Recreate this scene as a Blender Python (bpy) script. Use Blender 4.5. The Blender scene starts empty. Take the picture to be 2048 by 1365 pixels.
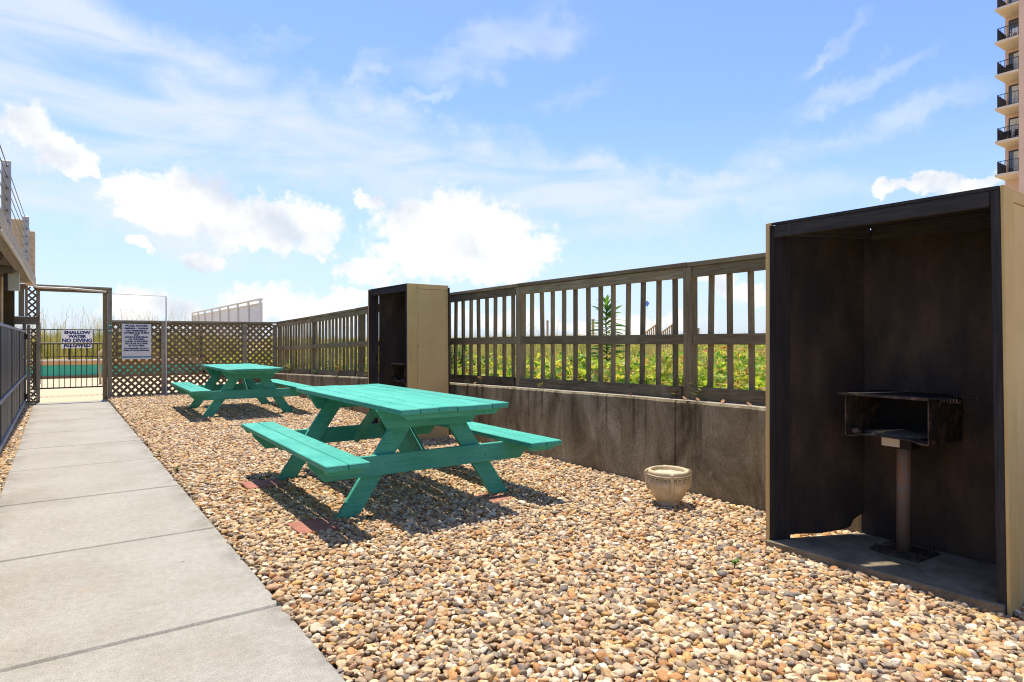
import bpy, bmesh, math, random
import numpy as np
from mathutils import Vector, Matrix, Euler, noise as mnoise

random.seed(7)
RNG = np.random.default_rng(7)
scene = bpy.context.scene
COL = scene.collection
R = math.radians
PSI = R(35.8)

# ------------------------------------------------------------------ camera
cam_d = bpy.data.cameras.new('camera')
cam = bpy.data.objects.new('camera', cam_d)
COL.objects.link(cam)
cam.location = (0, 0, 1.215)
cam.rotation_euler = (R(90), 0, -PSI)
cam_d.sensor_width = 36
cam_d.lens = 1260 / 2048 * 36
cam_d.clip_start = 0.05
cam_d.clip_end = 3000
scene.camera = cam

# ------------------------------------------------------------------ sun, sky, exposure
SUN_DIR = Vector((0.025, 0.26, 1.0)).normalized()
SKY_STRENGTH = 0.13
SUN_STRENGTH = 4.7
scene.cycles.filter_width = 1.1
EXPOSURE = 0.55
scene.view_settings.view_transform = 'Standard'
scene.view_settings.look = 'None'
scene.view_settings.exposure = EXPOSURE
scene.view_settings.gamma = 1
scene.view_settings.use_curve_mapping = False
sun_d = bpy.data.lights.new('sun', 'SUN')
sun_d.energy = SUN_STRENGTH
sun_d.angle = R(0.7)
sun_d.color = (1.0, 0.925, 0.80)
sun = bpy.data.objects.new('sun', sun_d)
COL.objects.link(sun)
sun.location = (4, 12, 40)
sun.rotation_euler = SUN_DIR.to_track_quat('Z', 'Y').to_euler()


class NT:
    """small helper for node trees"""
    def __init__(self, tree):
        self.t = tree
        self.n = tree.nodes
        self.l = tree.links

    def new(self, kind, ins=None, **kw):
        nd = self.n.new(kind)
        for k, v in kw.items():
            setattr(nd, k, v)
        for k, v in (ins or {}).items():
            self.put(nd.inputs[k], v)
        return nd

    def put(self, sock, v):
        if isinstance(v, bpy.types.NodeSocket):
            self.l.new(v, sock)
        elif isinstance(v, bpy.types.Node):
            self.l.new(v.outputs[0], sock)
        else:
            if sock.type == 'RGBA' and len(v) == 3:
                v = (*v, 1)
            sock.default_value = v

    def math(self, op, a, b=0.0, c=None, clamp=False):
        nd = self.n.new('ShaderNodeMath')
        nd.operation = op
        nd.use_clamp = clamp
        self.put(nd.inputs[0], a)
        self.put(nd.inputs[1], b)
        if c is not None:
            self.put(nd.inputs[2], c)
        return nd.outputs[0]

    def vmath(self, op, a, b=None):
        nd = self.n.new('ShaderNodeVectorMath')
        nd.operation = op
        self.put(nd.inputs[0], a)
        if b is not None:
            self.put(nd.inputs[3 if op == 'SCALE' else 1], b)
        return nd.outputs[1 if op in ('LENGTH', 'DOT_PRODUCT') else 0]

    def mix(self, fac, a, b, blend='MIX'):
        nd = self.n.new('ShaderNodeMix')
        nd.data_type = 'RGBA'
        nd.blend_type = blend
        self.put(nd.inputs[0], fac)
        self.put(nd.inputs[6], a)
        self.put(nd.inputs[7], b)
        return nd.outputs[2]

    def ramp(self, fac, stops, interp='LINEAR'):
        nd = self.n.new('ShaderNodeValToRGB')
        cr = nd.color_ramp
        cr.interpolation = interp
        while len(cr.elements) < len(stops):
            cr.elements.new(0.5)
        for e, (p, c) in zip(cr.elements, stops):
            e.position = p
            e.color = (*c, 1) if len(c) == 3 else c
        self.put(nd.inputs[0], fac)
        return nd.outputs[0]

    def noise(self, vec, scale, detail=3, rough=0.55, dist=0.0):
        nd = self.n.new('ShaderNodeTexNoise')
        nd.inputs['Scale'].default_value = scale
        nd.inputs['Detail'].default_value = detail
        nd.inputs['Roughness'].default_value = rough
        nd.inputs['Distortion'].default_value = dist
        self.put(nd.inputs['Vector'], vec)
        return nd

    def rng(self, v, a, b, c=0.0, d=1.0, smooth=True):
        nd = self.n.new('ShaderNodeMapRange')
        nd.interpolation_type = 'SMOOTHSTEP' if smooth else 'LINEAR'
        for i, q in enumerate((v, a, b, c, d)):
            self.put(nd.inputs[i], q)
        return nd.outputs[0]


def build_world():
    w = bpy.data.worlds.new('World')
    scene.world = w
    w.use_nodes = True
    w.node_tree.nodes.clear()
    t = NT(w.node_tree)
    out = t.new('ShaderNodeOutputWorld')
    bg = t.new('ShaderNodeBackground')
    bg.inputs['Strength'].default_value = SKY_STRENGTH
    t.l.new(bg.outputs[0], out.inputs[0])
    sky = t.new('ShaderNodeTexSky', sky_type='NISHITA', sun_disc=False)
    sky.sun_elevation = math.asin(SUN_DIR.z)
    sky.sun_rotation = math.atan2(SUN_DIR.x, SUN_DIR.y)
    sky.altitude = 0
    sky.air_density = 1.0
    sky.dust_density = 0.6
    sky.ozone_density = 1.6
    tc = t.new('ShaderNodeTexCoord')
    dirv = t.vmath('NORMALIZE', tc.outputs['Generated'])
    sep = t.new('ShaderNodeSeparateXYZ', {0: dirv})
    az = t.math('SUBTRACT', t.math('ARCTAN2', sep.outputs[0], sep.outputs[1]), PSI)
    el = t.math('ARCSINE', sep.outputs[2])
    # warped angular coordinates give the clouds their ragged edges
    n1 = t.noise(dirv, 9, 6, 0.6)
    n2 = t.noise(dirv, 38, 4, 0.6)
    flat = t.new('ShaderNodeCombineXYZ', {0: az, 1: el})
    warp = t.vmath('SCALE', t.vmath('SUBTRACT', n1.outputs['Color'], (0.5, 0.5, 0.5)), 0.10)
    warp2 = t.vmath('SCALE', t.vmath('SUBTRACT', n2.outputs['Color'], (0.5, 0.5, 0.5)), 0.04)
    v = t.vmath('ADD', t.vmath('ADD', flat, warp), warp2)

    def ang(px, py):
        a = math.atan((px - 1024) / 1260)
        return a, math.atan((682.5 - py) / 1260 * math.cos(a))

    def blob(vec, px, py, rx, ry, rot=0):
        a, e = ang(px, py)
        ca = math.cos(a)
        sx = rx / 1260 * ca * ca
        sy = ry / 1260 * ca
        mp = t.new('ShaderNodeMapping', vector_type='TEXTURE')
        t.put(mp.inputs['Vector'], vec)
        mp.inputs['Location'].default_value = (a, e, 0)
        mp.inputs['Rotation'].default_value = (0, 0, R(rot))
        mp.inputs['Scale'].default_value = (sx, sy, 1)
        sv = t.new('ShaderNodeSeparateXYZ', {0: mp.outputs[0]})
        flatv = t.new('ShaderNodeCombineXYZ', {0: sv.outputs[0], 1: sv.outputs[1]})
        return t.vmath('LENGTH', flatv)

    def union(vec, lst, k=None):
        cur = None
        for b in lst:
            ln = blob(vec, *b)
            if cur is None:
                cur = ln
            elif k is None:
                cur = t.math('MINIMUM', cur, ln)
            else:
                cur = t.math('SMOOTH_MIN', cur, ln, k)
        return t.math('SUBTRACT', 1.0, cur)

    cumulus = [(62, 268, 72, 52), (140, 300, 75, 42), (110, 330, 55, 26), (200, 336, 24, 16),
               (290, 385, 80, 42), (395, 398, 82, 64), (330, 425, 75, 34), (470, 438, 80, 55), (560, 440, 85, 58), (515, 474, 95, 34), (640, 450, 60, 46), (640, 490, 46, 30),
               (735, 400, 22, 18), (830, 452, 95, 72), (905, 436, 85, 72), (985, 470, 105, 68), (880, 512, 165, 50), (1052, 496, 70, 54), (735, 547, 70, 26), (1000, 530, 115, 26),
               (560, 606, 125, 42), (640, 612, 100, 38), (690, 603, 55, 26), (285, 618, 95, 38), (345, 634, 70, 26), (420, 516, 50, 20), (290, 496, 26, 13),
               (1795, 372, 45, 17), (1870, 350, 60, 18), (1960, 358, 80, 27), (1480, 585, 90, 28), (1430, 560, 60, 22), (980, 640, 130, 26), (1250, 655, 160, 22)]
    body = union(v, cumulus, 0.25)
    # beyond the view: fair-weather cumulus of the same kind, low over the horizon
    nlow = t.noise(dirv, 3.2, 5, 0.55)
    away = t.rng(t.math('ABSOLUTE', az), 0.75, 0.95)
    band = t.math('MULTIPLY', t.rng(el, 0.02, 0.10), t.rng(el, 0.62, 0.34))
    other = t.math('MULTIPLY', t.math('SUBTRACT', nlow.outputs['Fac'], 0.5), 2.4)
    other = t.math('MULTIPLY', t.math('MULTIPLY', other, band), away)
    other = t.math('SUBTRACT', other, t.math('MULTIPLY', t.math('SUBTRACT', 1.0, t.math('MULTIPLY', band, away)), 3.0))
    fluff = t.noise(dirv, 60, 5, 0.6)
    fl = t.math('MULTIPLY', t.math('SUBTRACT', fluff.outputs['Fac'], 0.5), 0.55)
    dens = t.rng(t.math('ADD', t.math('MAXIMUM', body, other), t.math('MULTIPLY', fl, 1.9)), -0.16, 0.36)
    # thin high cirrus, combed along its streaks
    mp = t.new('ShaderNodeMapping', {'Vector': flat})
    mp.inputs['Rotation'].default_value = (0, 0, R(14))
    mp.inputs['Scale'].default_value = (2.0, 9.0, 1)
    ns = t.noise(mp.outputs[0], 2.0, 6, 0.52, 0.35)
    warpc = t.vmath('SCALE', t.vmath('SUBTRACT', n1.outputs['Color'], (0.5, 0.5, 0.5)), 0.16)
    vc = t.vmath('ADD', flat, warpc)
    cir = [(40, 190, 620, 150, -8), (60, 50, 620, 90, -6), (480, 235, 520, 100, -14), (900, 325, 500, 75, -11), (1300, 378, 440, 52, -6), (250, 420, 460, 80, -8), (100, 330, 420, 120, 0)]
    cb = union(vc, cir, 0.5)
    wisp = [(985, 98, 165, 30, 14), (1120, 70, 55, 40, 30), (740, 170, 60, 20, 30), (860, 185, 90, 14, 20), (1700, 170, 170, 22, 20), (1545, 305, 95, 24, 5), (1640, 118, 80, 16, 25), (1500, 340, 150, 20, 8), (1150, 190, 100, 22, 10), (500, 90, 120, 18, 12), (1750, 260, 250, 26, 12), (1150, 460, 320, 26, 8)]
    cw = union(vc, wisp, 0.5)
    wl = t.math('MULTIPLY', t.math('MULTIPLY', t.rng(cw, -0.5, 0.9), t.rng(ns.outputs['Fac'], 0.26, 0.66)), 0.62)
    cirrus = t.math('MAXIMUM', wl, t.math('MULTIPLY', t.rng(cb, -0.30, 0.70), t.rng(ns.outputs['Fac'], 0.24, 0.62)))
    farcir = t.math('MULTIPLY', t.math('MULTIPLY', t.rng(ns.outputs['Fac'], 0.48, 0.8), away), 0.5)
    cirrus = t.math('MULTIPLY', t.math('MAXIMUM', cirrus, farcir), 0.80)
    # pale veil low in the sky
    veil = t.rng(el, 0.36, 0.0, 0.0, 0.60)
    k = 1 / SKY_STRENGTH / (2 ** EXPOSURE)
    base = t.mix(1.0, sky.outputs[0], (0.90, 0.99, 1.31), 'MULTIPLY')
    base = t.mix(veil, base, (0.66 * k, 0.775 * k, 0.95 * k))
    col = t.mix(cirrus, base, (0.86 * k, 0.92 * k, 1.0 * k))
    shade = t.noise(t.vmath('ADD', dirv, (0, 0, 0.03)), 11, 4, 0.5)
    ccol = t.mix(t.rng(shade.outputs['Fac'], 0.50, 0.72), (1.06 * k, 1.06 * k, 1.06 * k), (0.74 * k, 0.80 * k, 0.89 * k))
    col = t.mix(t.math('MULTIPLY', dens, 0.97), col, ccol)
    t.l.new(col, bg.inputs['Color'])


build_world()

# ------------------------------------------------------------------ materials
MAT = {}


def new_mat(name):
    m = bpy.data.materials.new(name)
    m.use_nodes = True
    m.node_tree.nodes.clear()
    t = NT(m.node_tree)
    out = t.new('ShaderNodeOutputMaterial')
    bs = t.new('ShaderNodeBsdfPrincipled')
    t.l.new(bs.outputs[0], out.inputs[0])
    MAT[name] = m
    return m, t, bs, out


def bump(t, bs, h, strength=0.3, dist=0.01):
    b = t.new('ShaderNodeBump', {'Height': h, 'Strength': strength, 'Distance': dist})
    t.l.new(b.outputs[0], bs.inputs['Normal'])


def coords(t, world=False, jitter=True):
    if world:
        return t.new('ShaderNodeNewGeometry').outputs['Position']
    tc = t.new('ShaderNodeTexCoord').outputs['Object']
    if jitter:
        oi = t.new('ShaderNodeObjectInfo')
        off = t.new('ShaderNodeCombineXYZ', {0: t.math('MULTIPLY', oi.outputs['Random'], 37.0), 1: t.math('MULTIPLY', oi.outputs['Random'], 91.0), 2: t.math('MULTIPLY', oi.outputs['Random'], 13.0)})
        return t.vmath('ADD', tc, off.outputs[0])
    return tc


def stretch(t, v, s):
    mp = t.new('ShaderNodeMapping', {'Vector': v})
    mp.inputs['Scale'].default_value = s
    return mp.outputs[0]


def wood_mat(name, dark, light, rough=0.85, grain=0.6, blotch=None, bl_amt=0.0, tone=0.42):
    """sawn timber: grain runs along each board's own X"""
    m, t, bs, _ = new_mat(name)
    v = coords(t)
    g = t.noise(stretch(t, v, (2.2, 42, 42)), 1.6, 6, 0.65, 0.3)
    big = t.noise(v, 2.3, 4, 0.6)
    f = t.math('ADD', t.math('MULTIPLY', g.outputs['Fac'], 0.65), t.math('MULTIPLY', big.outputs['Fac'], 0.35))
    c = t.ramp(f, [(0.32, dark), (0.66, light)])
    oi = t.new('ShaderNodeObjectInfo')
    c = t.mix(1.0, c, t.ramp(oi.outputs['Random'], [(0, (1 - tone,) * 3), (1, (1 + tone * 0.5,) * 3)]), 'MULTIPLY')
    knot = t.new('ShaderNodeTexVoronoi', {'Vector': stretch(t, v, (2.2, 9, 9)), 'Scale': 1.0})
    c = t.mix(t.rng(knot.outputs['Distance'], 0.16, 0.05, 0, 0.75), c, tuple(x * 0.35 for x in dark))
    if blotch:
        bn = t.noise(v, 5.0, 5, 0.65)
        c = t.mix(t.rng(bn.outputs['Fac'], 0.5, 0.68, 0, bl_amt), c, blotch)
    t.put(bs.inputs['Base Color'], c)
    bs.inputs['Roughness'].default_value = rough
    bs.inputs['Specular IOR Level'].default_value = 0.25
    fine = t.noise(stretch(t, v, (4, 130, 130)), 1.5, 4, 0.7)
    bump(t, bs, t.math('ADD', fine.outputs['Fac'], g.outputs['Fac']), grain, 0.006)
    return m


def paint_mat(name, col, col2, rough=0.55, grain=0.25, worn=None, worn_amt=0.0, grime=None):
    m, t, bs, _ = new_mat(name)
    v = coords(t)
    g = t.noise(stretch(t, v, (2.5, 50, 50)), 1.5, 5, 0.65)
    big = t.noise(v, 3.0, 4, 0.6)
    c = t.mix(t.rng(t.math('ADD', t.math('MULTIPLY', g.outputs['Fac'], 0.5), t.math('MULTIPLY', big.outputs['Fac'], 0.5)), 0.36, 0.64), col, col2)
    oi = t.new('ShaderNodeObjectInfo')
    c = t.mix(1.0, c, t.ramp(oi.outputs['Random'], [(0, (0.88,) * 3), (1, (1.06,) * 3)]), 'MULTIPLY')
    if worn:
        wn = t.noise(stretch(t, v, (4, 26, 26)), 1.4, 6, 0.7)
        c = t.mix(t.rng(wn.outputs['Fac'], 0.60, 0.74, 0, worn_amt), c, worn)
    if grime:
        gn = t.noise(v, 7.0, 6, 0.7)
        c = t.mix(t.rng(gn.outputs['Fac'], 0.56, 0.72, 0, 0.55), c, grime)
        cr = t.noise(stretch(t, v, (1.2, 70, 70)), 1.3, 4, 0.6)
        c = t.mix(t.rng(cr.outputs['Fac'], 0.665, 0.70, 0, 0.6), c, grime)
    t.put(bs.inputs['Base Color'], c)
    bs.inputs['Roughness'].default_value = rough
    bs.inputs['Specular IOR Level'].default_value = 0.3
    bump(t, bs, g.outputs['Fac'], grain, 0.005)
    return m


def simple_mat(name, col, rough=0.6, metallic=0.0, var=0.15, scale=8, bmp=0.0, spec=0.4):
    m, t, bs, _ = new_mat(name)
    v = coords(t)
    n = t.noise(v, scale, 5, 0.6)
    c = t.mix(t.rng(n.outputs['Fac'], 0.3, 0.7), tuple(x * (1 - var) for x in col), tuple(min(1, x * (1 + var)) for x in col))
    t.put(bs.inputs['Base Color'], c)
    bs.inputs['Roughness'].default_value = rough
    bs.inputs['Metallic'].default_value = metallic
    bs.inputs['Specular IOR Level'].default_value = spec
    if bmp:
        bump(t, bs, n.outputs['Fac'], bmp, 0.01)
    return m


wood_mat('weathered_wood', (0.115, 0.080, 0.038), (0.36, 0.278, 0.155), blotch=(0.22, 0.20, 0.11), bl_amt=0.45)
wood_mat('grey_wood', (0.19, 0.155, 0.11), (0.42, 0.36, 0.27), blotch=(0.16, 0.16, 0.08), bl_amt=0.5)
wood_mat('mossy_board', (0.035, 0.027, 0.015), (0.19, 0.15, 0.09), blotch=(0.28, 0.24, 0.16), bl_amt=0.4)
wood_mat('lattice_wood', (0.14, 0.100, 0.050), (0.33, 0.25, 0.138), tone=0.3)
wood_mat('sooty_wood', (0.015, 0.0135, 0.012), (0.060, 0.053, 0.047), grain=0.7)
wood_mat('pale_wood', (0.35, 0.24, 0.13), (0.55, 0.41, 0.25))
paint_mat('green_paint', (0.040, 0.330, 0.235), (0.085, 0.43, 0.315), worn=(0.21, 0.50, 0.40), worn_amt=0.75, grime=(0.035, 0.20, 0.135))
paint_mat('tan_paint', (0.55, 0.375, 0.140), (0.63, 0.44, 0.18), rough=0.7, worn=(0.36, 0.27, 0.15), worn_amt=0.4)


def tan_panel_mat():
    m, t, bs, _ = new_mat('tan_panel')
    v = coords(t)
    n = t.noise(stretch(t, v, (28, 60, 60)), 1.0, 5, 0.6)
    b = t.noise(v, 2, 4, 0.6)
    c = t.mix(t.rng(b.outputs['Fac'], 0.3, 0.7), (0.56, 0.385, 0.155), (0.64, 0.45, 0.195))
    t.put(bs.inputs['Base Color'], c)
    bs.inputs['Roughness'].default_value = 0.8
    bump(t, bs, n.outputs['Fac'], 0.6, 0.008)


tan_panel_mat()


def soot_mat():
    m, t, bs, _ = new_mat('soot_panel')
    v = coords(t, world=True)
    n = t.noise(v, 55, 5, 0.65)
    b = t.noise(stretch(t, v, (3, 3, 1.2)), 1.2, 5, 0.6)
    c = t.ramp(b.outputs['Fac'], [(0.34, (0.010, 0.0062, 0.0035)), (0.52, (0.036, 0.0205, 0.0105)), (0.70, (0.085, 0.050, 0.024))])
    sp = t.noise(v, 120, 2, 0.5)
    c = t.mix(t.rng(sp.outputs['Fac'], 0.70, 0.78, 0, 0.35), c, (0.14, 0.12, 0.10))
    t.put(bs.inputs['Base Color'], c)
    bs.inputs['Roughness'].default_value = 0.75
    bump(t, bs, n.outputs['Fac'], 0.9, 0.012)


soot_mat()


def concrete_path_mat():
    m, t, bs, _ = new_mat('path_concrete')
    v = coords(t, world=True)
    fine = t.noise(v, 150, 4, 0.75)
    mid = t.noise(v, 26, 6, 0.7)
    big = t.noise(v, 1.4, 7, 0.66)
    c = t.ramp(big.outputs['Fac'], [(0.34, (0.300, 0.280, 0.235)), (0.5, (0.340, 0.322, 0.276)), (0.68, (0.370, 0.352, 0.306))])
    c = t.mix(1.0, c, t.ramp(mid.outputs['Fac'], [(0.34, (0.88, 0.875, 0.86)), (0.66, (1.08, 1.08, 1.08))]), 'MULTIPLY')
    c = t.mix(1.0, c, t.ramp(fine.outputs['Fac'], [(0.34, (0.70, 0.69, 0.67)), (0.64, (1.20, 1.20, 1.20))]), 'MULTIPLY')
    # grime along the slab's edges and rusty patches near the left edge
    sp = t.new('ShaderNodeSeparateXYZ', {0: v})
    edge = t.math('MAXIMUM', t.rng(sp.outputs[0], 0.66, 0.86), t.rng(sp.outputs[0], -0.22, -0.38))
    en = t.noise(v, 4.5, 5, 0.65)
    c = t.mix(t.math('MULTIPLY', edge, t.rng(en.outputs['Fac'], 0.38, 0.7, 0, 0.75)), c, (0.17, 0.155, 0.13))
    rust = t.noise(v, 2.1, 4, 0.6)
    c = t.mix(t.rng(rust.outputs['Fac'], 0.62, 0.76, 0, 0.35), c, (0.40, 0.27, 0.15))
    spots = t.new('ShaderNodeTexVoronoi', {'Vector': v, 'Scale': 2.4})
    c = t.mix(t.rng(spots.outputs['Distance'], 0.035, 0.020, 0, 0.65), c, (0.12, 0.115, 0.10))
    t.put(bs.inputs['Base Color'], c)
    bs.inputs['Roughness'].default_value = 0.9
    bs.inputs['Specular IOR Level'].default_value = 0.2
    bump(t, bs, fine.outputs['Fac'], 0.35, 0.004)


concrete_path_mat()


def deck_mat():
    m, t, bs, _ = new_mat('deck_concrete')
    v = coords(t, world=True)
    n = t.noise(v, 2.0, 5, 0.6)
    f = t.noise(v, 120, 3, 0.6)
    c = t.mix(n.outputs['Fac'], (0.46, 0.36, 0.22), (0.54, 0.43, 0.28))
    c = t.mix(1.0, c, t.ramp(f.outputs['Fac'], [(0.3, (0.92,) * 3), (0.7, (1.06,) * 3)]), 'MULTIPLY')
    t.put(bs.inputs['Base Color'], c)
    bs.inputs['Roughness'].default_value = 0.9


deck_mat()


def wall_mat():
    m, t, bs, _ = new_mat('stained_concrete')
    v = coords(t, world=True)
    geo = t.new('ShaderNodeNewGeometry')
    nz = t.new('ShaderNodeSeparateXYZ', {0: geo.outputs['True Normal']}).outputs[2]
    streak = t.noise(stretch(t, v, (1, 1.7, 0.95)), 1.5, 8, 0.68, 0.8)
    big = t.noise(v, 1.8, 6, 0.62)
    fine = t.noise(v, 45, 5, 0.65)
    c = t.ramp(streak.outputs['Fac'], [(0.34, (0.085, 0.066, 0.032)), (0.45, (0.180, 0.146, 0.080)), (0.55, (0.260, 0.216, 0.128)), (0.66, (0.38, 0.33, 0.215))])
    c = t.mix(t.rng(big.outputs['Fac'], 0.48, 0.70, 0, 0.55), c, (0.26, 0.19, 0.105))
    pale = t.noise(v, 7, 6, 0.7)
    c = t.mix(t.rng(pale.outputs['Fac'], 0.60, 0.70, 0, 0.7), c, (0.42, 0.34, 0.24))
    drip = t.noise(stretch(t, v, (1, 13, 0.5)), 1.0, 5, 0.6)
    zz = t.new('ShaderNodeSeparateXYZ', {0: v}).outputs[2]
    dm = t.math('MULTIPLY', t.rng(drip.outputs['Fac'], 0.52, 0.66), t.rng(zz, 0.15, 0.62))
    c = t.mix(t.math('MULTIPLY', dm, 0.7), c, (0.045, 0.032, 0.016))
    scr = t.noise(stretch(t, v, (1, 4, 9)), 3.0, 6, 0.75, 1.5)
    c = t.mix(t.rng(scr.outputs['Fac'], 0.645, 0.70, 0, 0.75), c, (0.44, 0.37, 0.26))
    c = t.mix(1.0, c, t.ramp(fine.outputs['Fac'], [(0.3, (0.72,) * 3), (0.7, (1.22,) * 3)]), 'MULTIPLY')
    topc = t.mix(pale.outputs['Fac'], (0.28, 0.235, 0.17), (0.44, 0.38, 0.29))  # paler top face: its sunlit look is put into the colour
    c = t.mix(t.rng(nz, 0.6, 0.85), c, topc)
    t.put(bs.inputs['Base Color'], c)
    bs.inputs['Roughness'].default_value = 0.88
    bs.inputs['Specular IOR Level'].default_value = 0.25
    bump(t, bs, t.math('ADD', fine.outputs['Fac'], pale.outputs['Fac']), 0.6, 0.01)


wall_mat()


def slab_mat():
    m, t, bs, _ = new_mat('sooty_concrete')
    v = coords(t, world=True)
    n = t.noise(v, 6, 5, 0.65)
    f = t.noise(v, 90, 4, 0.65)
    c = t.ramp(n.outputs['Fac'], [(0.3, (0.10, 0.075, 0.040)), (0.7, (0.26, 0.205, 0.128))])
    c = t.mix(1.0, c, t.ramp(f.outputs['Fac'], [(0.3, (0.75,) * 3), (0.7, (1.15,) * 3)]), 'MULTIPLY')
    t.put(bs.inputs['Base Color'], c)
    bs.inputs['Roughness'].default_value = 0.85
    bump(t, bs, f.outputs['Fac'], 0.4, 0.006)


slab_mat()


def pebble_mat():
    m, t, bs, _ = new_mat('river_pebble')
    oi = t.new('ShaderNodeObjectInfo')
    rnd = oi.outputs['Random']
    stops = [(0.00, (0.54, 0.355, 0.175)), (0.10, (0.59, 0.43, 0.235)), (0.20, (0.36, 0.26, 0.16)), (0.28, (0.62, 0.475, 0.285)), (0.38, (0.48, 0.245, 0.095)), (0.45, (0.50, 0.375, 0.23)),
             (0.54, (0.27, 0.20, 0.135)), (0.60, (0.65, 0.53, 0.365)), (0.69, (0.56, 0.345, 0.125)), (0.76, (0.31, 0.25, 0.185)), (0.82, (0.43, 0.26, 0.15)), (0.88, (0.70, 0.61, 0.47)), (0.94, (0.235, 0.205, 0.17)), (0.965, (0.42, 0.32, 0.205))]
    c = t.ramp(rnd, stops, 'CONSTANT')
    r2 = t.new('ShaderNodeTexWhiteNoise', {'W': t.math('MULTIPLY', rnd, 913.7)}, noise_dimensions='1D').outputs['Value']
    c = t.mix(1.0, c, t.ramp(r2, [(0, (0.76, 0.74, 0.72)), (1, (1.14, 1.14, 1.12))]), 'MULTIPLY')
    v = coords(t)
    n = t.noise(v, 1.1, 5, 0.62)
    c = t.mix(1.0, c, t.ramp(n.outputs['Fac'], [(0.3, (0.78, 0.74, 0.70)), (0.7, (1.14, 1.12, 1.08))]), 'MULTIPLY')
    vein = t.noise(v, 2.6, 4, 0.7, 1.2)
    c = t.mix(t.rng(vein.outputs['Fac'], 0.62, 0.70, 0, 0.35), c, (0.62, 0.50, 0.36))
    t.put(bs.inputs['Base Color'], c)
    bs.inputs['Roughness'].default_value = 0.62
    bs.inputs['Specular IOR Level'].default_value = 0.3
    bump(t, bs, t.noise(v, 5, 4, 0.6).outputs['Fac'], 0.25, 0.15)


pebble_mat()


def grit_mat():
    m, t, bs, _ = new_mat('gravel_bed')
    v = coords(t, world=True)
    vo = t.new('ShaderNodeTexVoronoi', {'Vector': v, 'Scale': 38.0})
    c = t.mix(1.0, t.ramp(t.new('ShaderNodeSeparateColor', {0: vo.outputs['Color']}).outputs[0], [(0, (0.16, 0.11, 0.07)), (0.5, (0.30, 0.21, 0.13)), (1, (0.40, 0.31, 0.21))]), (0.8, 0.8, 0.8), 'MULTIPLY')
    t.put(bs.inputs['Base Color'], c)
    bs.inputs['Roughness'].default_value = 0.9
    bump(t, bs, vo.outputs['Distance'], 0.8, 0.02)


grit_mat()


def sand_mat():
    m, t, bs, _ = new_mat('dune_sand')
    v = coords(t, world=True)
    n = t.noise(v, 0.35, 6, 0.6)
    f = t.noise(v, 6, 5, 0.65)
    c = t.ramp(n.outputs['Fac'], [(0.3, (0.40, 0.28, 0.14)), (0.6, (0.52, 0.38, 0.20))])
    c = t.mix(t.rng(f.outputs['Fac'], 0.45, 0.65, 0, 0.6), c, (0.22, 0.20, 0.08))
    t.put(bs.inputs['Base Color'], c)
    bs.inputs['Roughness'].default_value = 0.95


sand_mat()


def leaf_mat(name, stops, trans=0.5, vein=0.1):
    m = bpy.data.materials.new(name)
    m.use_nodes = True
    m.node_tree.nodes.clear()
    t = NT(m.node_tree)
    out = t.new('ShaderNodeOutputMaterial')
    oi = t.new('ShaderNodeObjectInfo')
    c = t.ramp(oi.outputs['Random'], stops)
    v = coords(t)
    n = t.noise(v, 1.5, 3, 0.6)
    c = t.mix(1.0, c, t.ramp(n.outputs['Fac'], [(0.3, (0.8,) * 3), (0.7, (1.15,) * 3)]), 'MULTIPLY')
    bs = t.new('ShaderNodeBsdfPrincipled', {'Base Color': c, 'Roughness': 0.5})
    bs.inputs['Specular IOR Level'].default_value = 0.3
    tr = t.new('ShaderNodeBsdfTranslucent', {'Color': t.mix(1.0, c, (1.5, 1.5, 0.8), 'MULTIPLY')})
    mx = t.new('ShaderNodeMixShader', {0: trans})
    t.l.new(bs.outputs[0], mx.inputs[1])
    t.l.new(tr.outputs[0], mx.inputs[2])
    t.l.new(mx.outputs[0], out.inputs[0])
    MAT[name] = m


leaf_mat('vine_leaf', [(0, (0.06, 0.15, 0.025)), (0.28, (0.16, 0.29, 0.04)), (0.50, (0.36, 0.44, 0.06)), (0.75, (0.50, 0.47, 0.09)), (0.93, (0.36, 0.24, 0.09)), (1, (0.30, 0.17, 0.06))])
leaf_mat('dry_grass', [(0, (0.34, 0.32, 0.12)), (0.5, (0.48, 0.39, 0.19)), (1, (0.56, 0.44, 0.24))], 0.45)
leaf_mat('green_grass', [(0, (0.13, 0.18, 0.035)), (0.5, (0.23, 0.26, 0.07)), (1, (0.36, 0.34, 0.12))], 0.5)
leaf_mat('plant_leaf', [(0, (0.07, 0.16, 0.03)), (1, (0.14, 0.26, 0.05))], 0.45)
leaf_mat('weed_leaf', [(0, (0.20, 0.22, 0.04)), (0.5, (0.34, 0.27, 0.06)), (1, (0.36, 0.17, 0.05))], 0.4)
leaf_mat('red_petal', [(0, (0.42, 0.06, 0.02)), (1, (0.52, 0.13, 0.03))], 0.3)

simple_mat('black_metal', (0.018, 0.018, 0.019), 0.45, 0.0, 0.2)
simple_mat('dark_board', (0.034, 0.034, 0.037), 0.5, 0, 0.25, 3)
simple_mat('blue_grey_rail', (0.20, 0.22, 0.25), 0.5, 0, 0.15)
simple_mat('rail_sunlit', (0.55, 0.50, 0.40), 0.5, 0, 0.1)  # pale colour standing in for sun on the black gate rail's top edge
simple_mat('sign_white', (0.72, 0.72, 0.70), 0.45, 0, 0.06, 3)
simple_mat('sign_navy', (0.025, 0.030, 0.13), 0.5, 0, 0.1)
simple_mat('sign_teal', (0.03, 0.20, 0.33), 0.5, 0, 0.1)
simple_mat('pool_teal', (0.05, 0.42, 0.27), 0.5, 0, 0.08, 2)
simple_mat('pool_tan', (0.56, 0.33, 0.14), 0.7, 0, 0.1, 2)
simple_mat('pool_brown', (0.33, 0.19, 0.09), 0.8, 0, 0.15, 3)
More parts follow.
